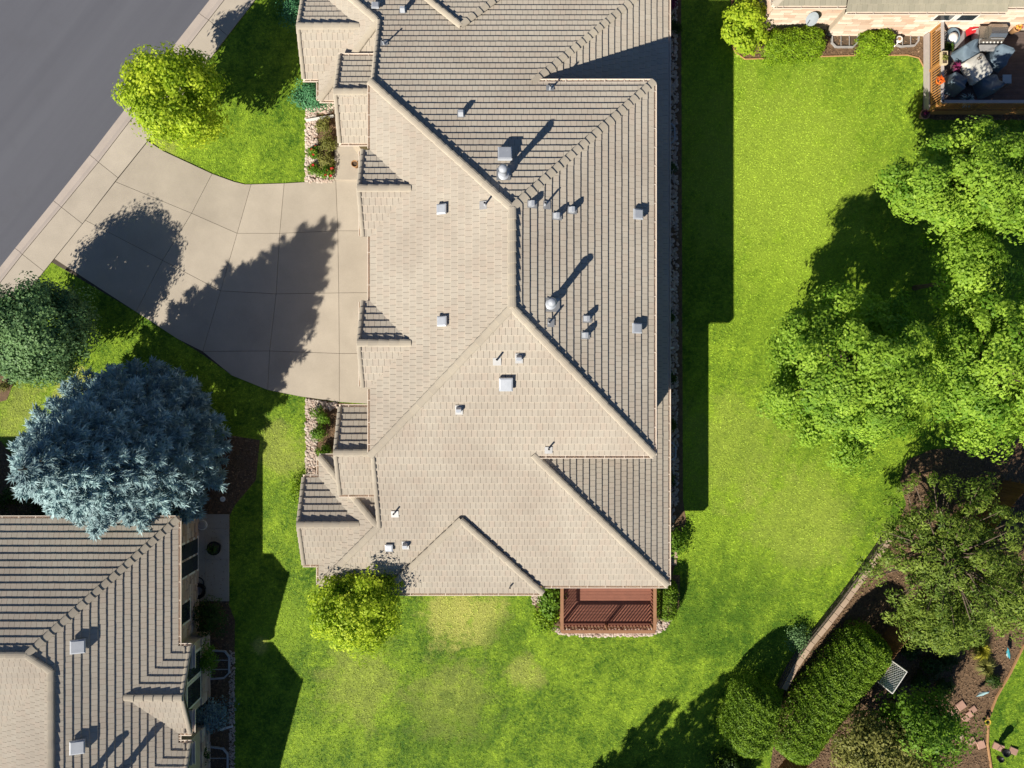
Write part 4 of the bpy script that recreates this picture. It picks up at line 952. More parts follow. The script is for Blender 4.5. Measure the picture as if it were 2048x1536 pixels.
# edging of the bed
edge = [(1463, -20), (1463, 90), (1472, 106), (1490, 118), (1560, 116), (1640, 113), (1700, 111), (1815, 110), (1838, 116), (1848, 135), (1848, 160)]
tag(MB().tube([P(a, b, .03) for a, b in edge], .035, 6).build('bed_edging', M_TERRA, None, loc=P(1640, 113)), 'thin curved edging between lawn and bed by the clipped hedges', 'edging')

# ------------------------------------------------------------------ deck of the pale stone house
def railing(deck, a, b, zd, hh, m_rail, m_bal, spacing=.13, bw=.04, railw=.14, posts=2, post_m=None, bottom=True, endpost=(True, True)):
    a, b = Vector((*a, zd)), Vector((*b, zd)); d = b - a; L = d.length
    MB().bar(a + Vector((0, 0, hh)), b + Vector((0, 0, hh)), railw, .04).build('top_rail', m_rail, deck)
    if bottom: MB().bar(a + Vector((0, 0, .10)), b + Vector((0, 0, .10)), .05, .06).build('bottom_rail', m_bal, deck)
    n = int(L/spacing); bm = MB().obox((0, 0, 0), (bw, bw, hh - .14)).mesh('baluster', m_bal); org = Vector(ORG[deck.name])
    for i in range(1, n):
        o = bpy.data.objects.new('baluster', bm); COL.objects.link(o); o.parent = deck; o.location = a + d*(i/n) + Vector((0, 0, .13 + (hh-.14)/2)) - org
    for i in range(posts + 1):
        if (i == 0 and not endpost[0]) or (i == posts and not endpost[1]): continue
        p = a + d*(i/posts); MB().box(p.x-.05, p.x+.05, p.y-.05, p.y+.05, -.0, zd + hh - .02).build('post', post_m or m_bal, deck)
ZD2 = .5
d2 = thing('wooden_deck', 'dark deck with orange cedar railing beside the pale stone house', 'deck', (22.5, 15, 0))
x0, x1, y0, y1 = 20.16, 26.5, 13.22, 17.0
k = 0; yb = y0 + .02
while yb < y1 - .02:
    MB().box(x0, x1, yb, min(yb + .138, y1), ZD2 - .04, ZD2).build('board', M_DECKDARK, d2); yb += .145
MB().box(x0-.05, x0-.005, y0, y1, .05, ZD2).build('rim_board', M_GREYRAIL, d2); MB().box(x0-.05, x1, y0-.05, y0-.005, .05, ZD2).build('rim_board', M_CEDAR, d2)
railing(d2, (x0+.02, y0), (x0+.02, y1), ZD2, .98, M_GREYRAIL, M_CEDAR, .125, .034, posts=2); railing(d2, (x0, y0+.02), (x1, y0+.02), ZD2, .98, M_GREYRAIL, M_CEDAR, .125, .034, posts=3, endpost=(False, True))
MB().box(x0-.05, x0+.09, y1-.02, y1+.1, 0, ZD2+1.12).build('post', M_WHITE, d2)
def at2(px, py, z): return P(px, py, ZD2 + z)
def cover(name, label, cat, px, py, w, d, rz, hf, hb, m, seed, group=None):
    """cloth pulled over a patio chair: high back, low front, flaring hem with folds"""
    x, y, _ = at2(px, py, hf*.8); t = thing(name, label, cat, (x, y, ZD2), group); rs = random.Random(seed); Rm = Matrix.Rotation(rz, 3, 'Z')
    n = 36; rings = []
    for z, k in ((0.02, 1.10), (.25, 1.04), (.55, 1.0), (.85, .96), (1.0, .86), (1.0, .45)):
        ring = []
        for i in range(n):
            a = 2*math.pi*i/n; c, s_ = math.cos(a), math.sin(a); e = .32
            X = math.copysign(abs(c)**e, c)*w/2*k; Y = math.copysign(abs(s_)**e, s_)*d/2*k
            top = hf + (hb - hf)*max(0, min(1, (Y/(d/2) - .1)/.5)); fold = (1-z)*.035*math.sin(a*7 + seed) if z < .8 else 0
            q = Rm @ Vector((X*(1+fold), Y*(1+fold), 0)); ring.append((x + q.x, y + q.y, ZD2 + top*z + (.02*math.sin(a*3+seed) if z > .8 else 0)))
        rings.append(ring)
    v = sum(rings, []); f = [(r*n+i, r*n+(i+1) % n, (r+1)*n+(i+1) % n, (r+1)*n+i) for r in range(len(rings)-1) for i in range(n)]
    c = Rm @ Vector((0, .0, 0)); v.append((x, y, ZD2 + hf + (hb-hf)*.12)); m_ = len(v)-1; f += [((len(rings)-1)*n+i, (len(rings)-1)*n+(i+1) % n, m_) for i in range(n)]
    MB().add(v, f).build('cloth', m, t, smooth=True)
    MB().bar(Vector((x, y, ZD2)) + Rm @ Vector((-w*.3, d*.40, hb*.99)), Vector((x, y, ZD2)) + Rm @ Vector((w*.3, d*.40, hb*.99)), .035, .025).build('seam', m, t)
    return t
GRP = 'covered chairs around the deck table'
cover('covered_chair', 'sunlit blue canvas covered chair nearest the deck corner planter', 'chair cover', 1938, 104, .84, .80, .55, .62, .92, M_COVER, 1, GRP)
cover('covered_chair', 'blue canvas covered chair behind the table beside the grill', 'chair cover', 2000, 114, .84, .80, -.35, .62, .92, M_COVER, 2, GRP)
cover('covered_chair', 'blue canvas covered chair next to the orange flower pot', 'chair cover', 1914, 164, .80, .78, 2.6, .62, .92, M_COVER, 3, GRP)
cover('covered_chair', 'shaded blue canvas covered chair beside the small blue side table', 'chair cover', 1980, 168, .84, .80, 3.5, .62, .92, M_COVER, 4, GRP)
x, y, _ = at2(1958, 134, .74); t = thing('covered_table', 'patio table under a pale square canvas cover on the dark deck', 'table', (x, y, ZD2)); Rm = Matrix.Rotation(.52, 3, 'Z')
n = 40; rings = []
for z, k in ((.38, 1.06), (.55, 1.02), (.70, 1.0), (.74, .96), (.745, .5)):
    rings.append([(x + (Rm @ Vector((math.copysign(abs(math.cos(a))**.28, math.cos(a))*.52*k*(1+(.03*math.sin(9*a) if z < .6 else 0)), math.copysign(abs(math.sin(a))**.28, math.sin(a))*.56*k, 0))).x,
                   y + (Rm @ Vector((math.copysign(abs(math.cos(a))**.28, math.cos(a))*.52*k, math.copysign(abs(math.sin(a))**.28, math.sin(a))*.56*k*(1+(.03*math.sin(9*a) if z < .6 else 0)), 0))).y, ZD2+z) for a in (2*math.pi*i/n for i in range(n))])
v = sum(rings, []) + [(x, y, ZD2+.745)]; f = [(r*n+i, r*n+(i+1) % n, (r+1)*n+(i+1) % n, (r+1)*n+i) for r in range(4) for i in range(n)] + [(4*n+i, 4*n+(i+1) % n, 5*n) for i in range(n)]
MB().add(v, f).build('cover', M_CLOTH, t, smooth=True)
c = Vector((x, y, ZD2+.75)) + Rm @ Vector((.22, .36, 0))
for k in (-.055, .055): MB().tube([c + Rm @ Vector((k + .045*math.cos(a), .06*math.sin(a), .006)) for a in np.linspace(0, 6.283, 13)], .014, 5).build('vent_ring', M_SOIL, t)
for lx in (-.4, .4):
    for ly in (-.44, .44): q = Vector((x, y, 0)) + Rm @ Vector((lx, ly, 0)); MB().box(q.x-.03, q.x+.03, q.y-.03, q.y+.03, ZD2, ZD2+.6).build('leg', M_BLACK, t)
x, y, _ = at2(2014, 158, .45); t = thing('side_table', 'small pale blue square side table on the dark deck', 'table', (x, y, ZD2)); MB().obox((x, y, ZD2+.45), (.42, .42, .03), bev=.01).build('top', mat('pale_blue_plastic', (.30, .42, .52), bump=0), t)
for lx in (-.17, .17):
    for ly in (-.17, .17): MB().bar((x+lx*1.1, y+ly*1.1, ZD2), (x+lx, y+ly, ZD2+.44), .03, .03).build('leg', M_COVER, t)
# grill
x, y, _ = at2(1994, 62, 1.0); t = thing('gas_grill', 'stainless gas grill with side shelf against the pale stone wall', 'grill', (x, y, ZD2)); z = ZD2
M_STEEL = mat('stainless_steel', (.55, .52, .47), (.48, .45, .41), rough=.25, metal=.9, bump=.03)
MB().box(x-.62, x+.42, y-.28, y+.30, z+.1, z+.80).build('cabinet', M_LEAD, t)
prof = [(-.30, .84), (-.30, .98), (-.18, 1.14), (.10, 1.18), (.30, 1.06), (.30, .84)]
MB().add([(xx, y+a, z+b) for xx in (x-.35, x+.42) for a, b in prof], [(0, 1, 2, 3, 4, 5), (11, 10, 9, 8, 7, 6)] + [(i, 6+i, 6+(i+1) % 6, (i+1) % 6) for i in range(6)]).build('lid', M_STEEL, t)
MB().box(x-.75, x-.36, y-.28, y+.28, z+.84, z+.90).build('side_shelf', M_STEEL, t); MB().box(x-.60, x+.42, y-.42, y-.30, z+.70, z+.86).build('control_panel', M_STEEL, t)
for k in range(6): MB().tube([(x-.50+k*.17, y-.42, z+.80), (x-.50+k*.17, y-.46, z+.80)], .03, 10).build('knob', M_WHITE, t)
MB().bar((x-.28, y-.36, z+1.0), (x+.35, y-.36, z+1.0), .03, .03).build('lid_handle', M_LEAD, t); MB().box(x-.55, x+.35, y-.75, y-.44, z+.55, z+.58).build('front_shelf', M_LEAD, t)
x, y, _ = at2(1951, 57, .4); t = thing('cooler', 'bright red cooler tucked beside the grill', 'cooler', (x, y, ZD2)); MB().obox((x, y, ZD2+.2), (.50, .34, .34), .2, bev=.03).build('body', M_RED, t); MB().obox((x, y, ZD2+.40), (.54, .38, .07), .2, bev=.02).build('lid', M_RED, t); MB().bar((x-.2, y-.1, ZD2+.46), (x+.2, y+.0, ZD2+.46), .03, .03).build('handle', M_WHITE, t)
x, y, _ = at2(1909, 76, .0); t = thing('floor_mat', 'grey rectangular mat on the deck corner by the stone wall', 'mat', (x, y, ZD2)); MB().obox((x, y, ZD2+.012), (.95, 1.0, .02), bev=.006).build('pad', mat('grey_rubber', (.30, .30, .31), (.26, .26, .27)), t)
x, y, _ = at2(1906, 72, .4); t = thing('fire_bowl', 'round grey and white fire bowl on the grey mat', 'fire bowl', (x, y, ZD2+.022)); z = ZD2+.022
MB().lathe([(.0, .05), (.16, .02), (.20, .1), (.30, .34), (.33, .42), (.29, .42), (.24, .30), (0, .22)], (x, y, z), 20, 1, 1.25).build('bowl', M_COVER, t, smooth=True); MB().lathe([(.27, .36), (.20, .50), (.06, .56), (0, .56)], (x+.02, y-.08, z), 14, .8, 1).build('cover_cloth', M_WHITE, t, smooth=True)
x, y, _ = at2(1887, 117, 1.05); t = thing('rail_planter', 'cream rectangular planter box hung on the grey deck rail', 'planter', (x, y, ZD2+.9))
MB().add([(x+a, y+b, zz) for zz in (ZD2+.98, ZD2+1.16) for a, b in ((-.14, -.30), (.14, -.30), (.14, .30), (-.14, .30))] + [(x+a, y+b, ZD2+1.16) for a, b in ((-.10, -.26), (.10, -.26), (.10, .26), (-.10, .26))], [(3, 2, 1, 0)] + [(i, (i+1) % 4, 4+(i+1) % 4, 4+i) for i in range(4)] + [(4+i, 4+(i+1) % 4, 8+(i+1) % 4, 8+i) for i in range(4)]).build('box', mat('cream_paint', (.68, .55, .36)), t)
MB().box(x-.10, x+.10, y-.26, y+.26, ZD2+1.10, ZD2+1.13).build('soil', M_SOIL, t); rosette(t, (x, y, ZD2+1.12), 26, .2, .10, LEAF_O, 3)
t, c = pot('flower_pot', 'bright orange flower pot hooked on the cedar railing', 1881, 160, .19, .26, M_PINK, z=ZD2+.98); rosette(t, c, 46, .22, .12, leaf_mat('petal_orange', (.7, .12, .02), (.95, .25, .04)), 4, 'petals', .07)
t, c = pot('flower_pot', 'dark pot with purple leaves behind the orange flower pot', 1912, 136, .18, .3, M_BLACK, z=ZD2); rosette(t, c, 50, .3, .22, LEAF_R, 5)
t, c = pot('flower_pot', 'dark pot with blue grey leaves by the deck corner railing', 1930, 203, .22, .3, M_BLACK, z=ZD2); rosette(t, c, 70, .4, .3, LEAF_S, 6)
t, c = pot('flower_pot', 'dark pot with green leaves beside the fire bowl', 1893, 98, .2, .3, M_BLACK, z=ZD2); rosette(t, c, 60, .34, .3, LEAF_D, 7)
t, c = pot('flower_pot', 'pot with pink and yellow blooms next to the grill', 2036, 55, .18, .5, M_TERRA, z=ZD2); rosette(t, c, 40, .22, .16, leaf_mat('petal_mixed', (.75, .55, .05), (.75, .10, .22)), 8, 'petals', .08)
t, c = pot('square_planter', 'reddish block planter at the foot of the cedar railing', 1851, 228, .24, .32, M_FLAG, z=0); rosette(t, c, 20, .2, .15, LEAF_R, 9)

# ================================================================== RED DECK OF THE MAIN HOUSE
ZD = .38; s_ = (H - ZD - .95)/F
dx0, dx1, dyb = (1123.9-1024)*s_, (1309.8-1024)*s_, (768-1263.4)*s_
d1 = thing('wooden_deck', 'red stained deck with slatted railing against the main house', 'deck', ((dx0+dx1)/2, -10, 0))
yb = dyb + .02
while yb < -8.62:
    MB().box(dx0, dx1, yb, min(yb+.152, -8.6), ZD-.04, ZD).build('board', M_WOOD_RED, d1); yb += .160
MB().box(dx0-.04, dx1+.04, dyb-.045, dyb-.002, .02, ZD-.005).build('rim_board', M_WOOD_TAN, d1)
MB().box(dx0-.045, dx0-.002, dyb, -8.62, .02, ZD-.005).build('rim_board', M_WOOD_TAN, d1); MB().box(dx1+.002, dx1+.045, dyb, -8.62, .02, ZD-.005).build('rim_board', M_WOOD_TAN, d1)
railing(d1, (dx0, dyb), (dx1, dyb), ZD, .95, M_WOOD_TAN, M_WOOD_RED, .155, .050, .15, 2, M_WOOD_TAN)
railing(d1, (dx0+.001, dyb+.08), (dx0+.001, -8.65), ZD, .949, M_WOOD_TAN, M_WOOD_RED, .155, .050, .15, 1, M_WOOD_TAN, endpost=(False, True))
railing(d1, (dx1+.001, dyb+.08), (dx1+.001, -8.65), ZD, .949, M_WOOD_TAN, M_WOOD_RED, .155, .050, .15, 1, M_WOOD_TAN, endpost=(False, True))

# ================================================================== TREES AND PLANTING
def spruce(name, label, base, h, rbase, material, seed, dens=1.0, shape=1.0, twig=0.30, group=None):
    rs = np.random.RandomState(seed); t = thing(name, label, 'tree', base, group); bx, by, bz = base
    C = []; D = []; T = []; U = []; br = MB()
    z = 0.55
    while z < h - .25:
        q = z/h; R = rbase*(1 - q**1.75)**0.88*shape*min(1, .72 + q*1.6) + .10
        n = max(5, int(2*math.pi*R/0.78*dens)); ph = rs.rand()*6.28
        for k in range(n):
            a = ph + 2*math.pi*(k + rs.uniform(-.3, .3))/n; r = R*rs.uniform(.80, 1.16); zt = z + rs.uniform(-.15, .15)
            d = np.array((math.cos(a), math.sin(a), 0)); s_ = np.array((-d[1], d[0], 0)); tip = np.array((bx, by, bz + zt)) + d*r + np.array((0, 0, -.05*r))
            root = np.array((bx, by, bz + zt + .05)) ; ctone = rs.rand()*.35
            if rs.rand() < .35: br.tube([root, root*.4 + tip*.6 + np.array((0, 0, -.12)), tip], [.035*(1-q*.7), .02, .006], 4, cap=False)
            L = min(1.45, r*.85); m = int(40*(.5 + L))
            for _ in range(m):
                f = rs.rand()**.7; along = tip - d*L*(1 - f) + np.array((0, 0, -.10*math.sin(math.pi*f) + .03*(1-f)))
                wd = (.07 + .34*(1 - f)*L)*1.05; o = rs.uniform(-1, 1)
                C.append(along + s_*o*wd + np.array((0, 0, rs.uniform(-.05, .10) - .10*abs(o))))
                D.append(d*(1 - .45*abs(o)) + s_*o*.9 + np.array((0, 0, rs.uniform(.05, .65)))); T.append(min(1, ctone + .28*f + rs.rand()*.42)**1.1); U.append(d*.35 + np.array((0, 0, 1.0)))
        z += .46*(1 - .25*q)
    C, D, T, U = np.array(C), norm(np.array(D)), np.array(T), norm(np.array(U)); n = len(C)
    V = []; Fc = []; TT = []; off = 0
    for ang, ln in ((0, 1.0), (.75, .62), (-.75, .62), (.0, .72)):
        sd = np.cross(U, D); dd = norm(D*math.cos(ang) + sd*math.sin(ang)); nn = U + rs.normal(size=(n, 3))*.30
        if ang == 0 and ln < 1: dd = norm(D*.6 + U*.8); nn = sd
        l = twig*ln*(.75 + .5*rs.rand(n)); v, f = rhombs(C + dd*(l*.5)[:, None], nn, l, l*.15 + .012, dd, fold=.2)
        V.append(v); Fc.append(f + off); off += len(v); TT.append(np.repeat(np.clip(T + rs.uniform(-.1, .1, n), 0, 1), 4))
    link('crown', mesh_np('crown', np.concatenate(V) - np.array(base), np.concatenate(Fc), material, np.concatenate(TT)), t)
    br.tube([base, (bx, by, bz + h*.5), (bx, by, bz + h)], [.20, .12, .02], 8).build('trunk', M_BARK, t)
    return t
spruce('blue_spruce', 'large silvery blue spruce beside the tan tiled house roof', (-17.45, -3.05, 0), 9.7, 3.85, LEAF_S, 5)
tree('round_tree', 'dense teal green round tree next to the sidewalk', 'tree', (-21.4, 2.2, 0), (-21.45, 2.3, 2.7), (1.95, 1.95, 1.7), LEAF_T, 220, .42, 170, .13, 41, .14, 14, hollow=.78, low=-.8)
tree('street_maple', 'bright lime green young maple beside the sidewalk and road', 'tree', (-15.6, 12.9, 0), (-15.1, 12.85, 3.0), (2.1, 2.05, 2.2), LEAF_Y, 170, .42, 130, .15, 42, .10, 26, hollow=.55, lobes=60)
tree('ornamental_tree', 'lime green small tree overhanging the main house eave', 'tree', (-6.9, -10.1, 0), (-6.85, -10.0, 2.9), (2.1, 1.85, 1.65), LEAF_Y, 150, .38, 130, .14, 43, .09, 20, hollow=.55, lobes=50)
EG = 'leafy trees along the open lawn'
tree('shade_tree', 'broad leafy tree reaching farthest onto the open lawn', 'tree', (14.4, -.2, 0), (14.5, .25, 4.6), (3.5, 3.4, 3.1), LEAF_E, 260, .40, 210, .150, 44, .20, 60, EG, hollow=.55, flat=.6, lobes=55)
tree('shade_tree', 'leafy tree growing over the deck of the pale stone house', 'tree', (19.4, 8.5, 0), (19.5, 8.55, 4.2), (3.4, 2.5, 2.6), LEAF_E, 230, .40, 210, .150, 45, .20, 50, EG, hollow=.55, flat=.6, lobes=50)
tree('shade_tree', 'leafy tree at the frame edge behind the broad lawn tree', 'tree', (20.2, 1.0, 0), (20.3, .6, 4.6), (2.9, 3.7, 3.0), LEAF_E, 240, .40, 210, .150, 46, .20, 50, EG, hollow=.55, flat=.6, lobes=50)
tree('shade_tree', 'small bright tree filling the dark gap between the leafy trees', 'tree', (19.7, 4.7, 0), (19.9, 4.6, 4.0), (1.3, 1.5, 1.6), LEAF_E, 30, .45, 200, .155, 47, .10, 12, EG, hollow=.3)
tree('pine_tree', 'open scraggy dark green tree over the board fence', 'tree', (19.2, -7.6, 0), (19.3, -7.6, 3.3), (3.9, 3.6, 1.6), LEAF_P, 215, .29, 75, .17, 48, .16, 130, hollow=.15, flat=.5, low=-.4, aspect=.35)
tree('pine_tree', 'smaller dark green tree over the yellow grasses by the fence', 'tree', (19.8, -10.9, 0), (19.8, -11.0, 2.2), (1.7, 1.4, 1.3), LEAF_P, 110, .30, 80, .16, 49, .10, 30, hollow=.2, flat=.6, aspect=.35)
tree('olive_shrub_tree', 'pale olive leafed small tree beside the board fence at the frame edge', 'tree', (17.2, -16.7, 0), (17.2, -16.7, 2.3), (2.1, 1.6, 1.6), LEAF_O, 130, .42, 140, .14, 50, .09, 20, hollow=.3)
tree('olive_shrub_tree', 'darker green small tree behind the stepping stones', 'tree', (18.6, -15.4, 0), (18.6, -15.4, 2.7), (1.5, 1.3, 1.9), LEAF_G, 90, .42, 120, .14, 51, .08, 14, hollow=.3)
for k, (bx, by, hh, rr) in enumerate(((3.2, -21.4, 5.4, 1.0), (4.9, -21.6, 6.6, 1.1), (2.6, -22.4, 4.2, 1.0), (6.2, -22.0, 6.6, 1.2), (8.2, -22.3, 5.5, 1.1))):
    spruce('row_conifer', 'conifer beyond the lower edge casting a pointed shadow beside the rounded hedge', (bx, by, 0), hh, rr, LEAF_D, 80+k, 1.0, 1.0, .26, 'row of conifers below the lawn')
tree('pine_tree', 'dark green tree at the frame edge above the corner lawn', 'tree', (22.6, -9.6, 0), (22.6, -9.6, 2.6), (1.9, 1.8, 1.3), LEAF_P, 120, .30, 80, .17, 57, .10, 30, hollow=.2, flat=.6, aspect=.35)
for k, (px, py, r, lab) in enumerate(((1822, 1302, .5, 'shaded fern nearest the white lattice behind the fence'), (1862, 1330, .6, 'shaded fern in the middle of the dark fenced garden'), (1838, 1362, .45, 'shaded low fern beside the white lattice'), (1893, 1318, .5, 'shaded fern next to the yellow grass clump'), (1888, 1378, .5, 'shaded low plant above the dark slabs'), (1935, 1240, .6, 'leafy plant beside the small grey stool'))):
    shrub('fern', lab, 'plant', px, py, r, .5, LEAF_D, 900, .11, 160+k)
# clipped arborvitae
hedge('arborvitae_hedge', 'long dark green clipped hedge between retaining wall and board fence', [P2(1732, 1300, 1.1), P2(1690, 1348, 1.1), P2(1640, 1410, 1.1), P2(1590, 1478, 1.1)], 1.12, 2.2, LEAF_H, 42000, .10, 34, z=.0)
hedge('arborvitae_hedge', 'shorter dark green rounded hedge at the end of the retaining wall', [P2(1512, 1402, 1.2), P2(1492, 1466, 1.2)], 1.12, 2.4, LEAF_H, 24000, .10, 35)
broad('low_shrub', 'dark low shrub at the frame edge below the rounded hedge', 1470, 1530, 1.0, .6, .7, LEAF_D, 2400, .10, 36)
broad('ground_plant', 'small grey green plant beside the retaining wall', 1598, 1278, .5, .45, .45, LEAF_T, 1500, .07, 37)
# retaining wall: face and cap blocks
RW = [P(a, b, .5) for a, b in ((1782, 1077), (1731, 1150), (1690, 1206), (1655, 1251), (1623, 1290), (1592, 1335), (1569, 1379))]
rw = thing('retaining_wall', 'low retaining wall with pale cap blocks between lawn and mulch bed', 'retaining wall', (RW[3][0], RW[3][1], 0))
fm = MB()
for i in range(len(RW)-1): fm.bar(Vector((RW[i][0], RW[i][1], .215)), Vector((RW[i+1][0], RW[i+1][1], .215)), .24, .43)
fm.build('core', M_SOIL, rw)
acc = [0]; 
for i in range(len(RW)-1): acc.append(acc[-1] + (Vector(RW[i+1])-Vector(RW[i])).length)
def along(s):
    for i in range(len(RW)-1):
        if s <= acc[i+1]: return Vector(RW[i]).lerp(Vector(RW[i+1]), (s-acc[i])/(acc[i+1]-acc[i])), (Vector(RW[i+1])-Vector(RW[i])).normalized()
    return Vector(RW[-1]), (Vector(RW[-1])-Vector(RW[-2])).normalized()
fs = MB(); s = .05; k = 0
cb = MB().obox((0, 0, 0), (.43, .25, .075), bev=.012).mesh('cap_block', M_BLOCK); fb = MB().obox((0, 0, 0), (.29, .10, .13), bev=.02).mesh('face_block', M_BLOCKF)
org = Vector(ORG[rw.name])
while s < acc[-1] - .1:
    p, d = along(s + .22); o = bpy.data.objects.new('cap_block', cb); COL.objects.link(o); o.parent = rw; o.location = Vector((p.x, p.y, .47)) - org; o.rotation_euler = (0, 0, math.atan2(d.y, d.x) + RND.uniform(-.02, .02)); s += .445
for r in range(3):
    s = .02 + .15*(r % 2)
    while s < acc[-1] - .1:
        p, d = along(s + .15); nx = Vector((d.y, -d.x, 0)); o = bpy.data.objects.new('face_block', fb); COL.objects.link(o); o.parent = rw
        o.location = Vector((p.x, p.y, .075 + r*.143)) + nx*(.13 + RND.uniform(0, .02)) - org; o.rotation_euler = (0, 0, math.atan2(d.y, d.x) + RND.uniform(-.04, .04)); s += .30
# board fence
fa, fb_ = Vector((13.0, -18.85, 0)), Vector((24.2, -4.6, 0)); fd = (fb_ - fa); FL = fd.length; fd.normalize(); fnrm = Vector((-fd.y, fd.x, 0))
fence = thing('board_fence', 'brown wooden board fence running behind the long clipped hedge', 'fence', fa)
pm = MB().add([(x, y, z) for y in (-.009, .009) for x, z in ((-.068, 0), (.068, 0), (.068, 1.66), (.038, 1.72), (-.038, 1.72), (-.068, 1.66))], [(0, 1, 2, 3, 4, 5), (11, 10, 9, 8, 7, 6)] + [(i, 6+i, 6+(i+1) % 6, (i+1) % 6) for i in range(6)]).mesh('board', M_FENCE)
n = int(FL/.145)
for i in range(n):
    o = bpy.data.objects.new('board', pm); COL.objects.link(o); o.parent = fence; o.location = fd*(i*.145 + .07) + fnrm*.03 + Vector((0, 0, RND.uniform(.0, .025))); o.rotation_euler = (RND.uniform(-.01, .01), 0, math.atan2(fd.y, fd.x))
for z in (.35, 1.0, 1.5): MB().bar(fa + Vector((0, 0, z)) - fnrm*.01, fb_ + Vector((0, 0, z)) - fnrm*.01, .04, .09).build('rail', M_FENCE, fence)
for i in range(0, int(FL/2.4)+1): p = fa + fd*min(FL, i*2.4) - fnrm*.08; MB().box(p.x-.045, p.x+.045, p.y-.045, p.y+.045, 0, 1.7).build('post', M_FENCE, fence)
# white lattice standing behind the fence
la = Vector(P(1762, 1368, 1.75)); lb = Vector(P(1790, 1326, 1.75)); ld = (lb-la); LW = ld.length; ld.normalize(); la.z = lb.z = 0
lt = thing('lattice_trellis', 'white diamond lattice trellis standing above the board fence', 'trellis', la)
LB, LT = 1.60, 2.75
for za in (LB, LT): MB().bar(la + Vector((0, 0, za)), lb + Vector((0, 0, za)), .03, .05).build('frame', M_WHITE, lt)
for p in (la, lb): MB().bar(Vector((p.x, p.y, 0)), Vector((p.x, p.y, LT)), .05, .05).build('post', M_WHITE, lt)
nl = Vector((-ld.y, ld.x, 0))
for sg in (-1, 1):
    c = -1.2
    while c < LW + 1.2:
        # slat x = c + sg*(z-LB)
        pts = []
        t0, t1 = 0.0, LT-LB
        if sg > 0: t0 = max(t0, -c); t1 = min(t1, LW - c)
        else: t0 = max(t0, c - LW); t1 = min(t1, c)
        if t1 - t0 > .05: MB().bar(la + ld*(c + sg*t0) + Vector((0, 0, LB + t0)) + nl*sg*.006, la + ld*(c + sg*t1) + Vector((0, 0, LB + t1)) + nl*sg*.006, .010, .045).build('slat', M_WHITE, lt)
        c += .17
# neighbour's garden: edging, stones, ornaments
tag(MB().tube([P(a, b, .04) for a, b in ((2120, 1262), (2048, 1290), (2021, 1345), (1993, 1394), (1977, 1436), (1975, 1488), (1983, 1540), (2000, 1620))], .06, 6).build('bed_edging', M_TERRA, None, loc=P(1993, 1394)), 'curved tan edging between the mulch and the corner lawn', 'edging')
FG = 'paving slabs in the mulch garden'
for k, (px, py, w, d, rz, lab) in enumerate(((1908, 1423, .42, .40, .62, 'dark shaded square slab farthest from the corner lawn in the mulch'), (1922, 1411, .42, .40, .62, 'shaded square slab beside the pink slabs in the mulch'),
        (1932, 1437, .34, .30, .62, 'pink slab nearest the pale stepping stone row'), (1940, 1428, .34, .30, .62, 'pink slab in the middle of the sunny trio'), (1946, 1419, .34, .30, .62, 'pink slab closest to the small round shrub'),
        (1918, 1474, .36, .36, -.35, 'palest square stepping stone under the green tree'), (1942, 1483, .42, .36, .5, 'tan stepping stone in the middle of the mulch path'), (1962, 1489, .38, .40, .35, 'tan stepping stone at the bed edging'),
        (1997, 1494, .55, .32, -.4, 'stepping stone just inside the corner lawn'), (2027, 1502, .40, .32, -.4, 'stepping stone beside the dark hanging pots on the corner lawn'))):
    x, y, _ = P(px, py, .06); tag(MB().obox((x, y, .045), (w, d, .09), rz, bev=.015).build('paving_slab', M_FLAG if k not in (5,) else M_BLOCK, None, loc=(x, y, 0)), lab, 'paving slab', FG)
def bird(label, px, py, rz, m, m2):
    x, y, _ = P(px, py, .35); t = thing('garden_bird', label, 'ornament', (x, y, 0)); R_m = Matrix.Rotation(rz, 3, 'Z'); mb = MB()
    prof = [(-.30, .012, .34), (-.18, .05, .35), (-.02, .085, .36), (.10, .075, .39), (.17, .05, .44), (.22, .045, .47), (.27, .03, .47), (.33, .006, .46)]
    v = []; f = []; n = 8
    for i, (a, r, z) in enumerate(prof):
        for k in range(n): q = R_m @ Vector((a, r*math.cos(k*math.pi/4), 0)); v.append((x + q.x, y + q.y, z + r*math.sin(k*math.pi/4)))
        if i: f += [((i-1)*n+k, (i-1)*n+(k+1) % n, i*n+(k+1) % n, i*n+k) for k in range(n)]
    mb.add(v, f).build('body', m, t, smooth=True)
    for sg in (-1, 1):
        q0 = R_m @ Vector((.06, sg*.07, 0)); q1 = R_m @ Vector((-.22, sg*.10, 0)); q2 = R_m @ Vector((-.05, sg*.12, 0))
        MB().add([(x+q0.x, y+q0.y, .43), (x+q1.x, y+q1.y, .37), (x+q2.x, y+q2.y, .36)], [(0, 1, 2)]).build('wing', m2, t)
    MB().tube([(x, y, 0), (x, y, .30)], .012, 6).build('stake', M_BLACK, t); MB().lathe([(0, .02), (.04, .02), (.05, 0)], (x, y, 0), 10).build('foot', M_BLACK, t)
M_TEAL = mat('teal_glaze', (.05, .30, .36), (.04, .24, .30), rough=.3, bump=0); M_SKY = mat('pale_blue_glaze', (.36, .55, .58), rough=.35, bump=0)
bird('teal bird ornament on a stake near the corner lawn edging', 2016, 1306, 1.9, M_TEAL, M_SKY)
bird('pale blue bird ornament on the mulch above the pink slabs', 1964, 1387, .5, M_SKY, M_WHITE)
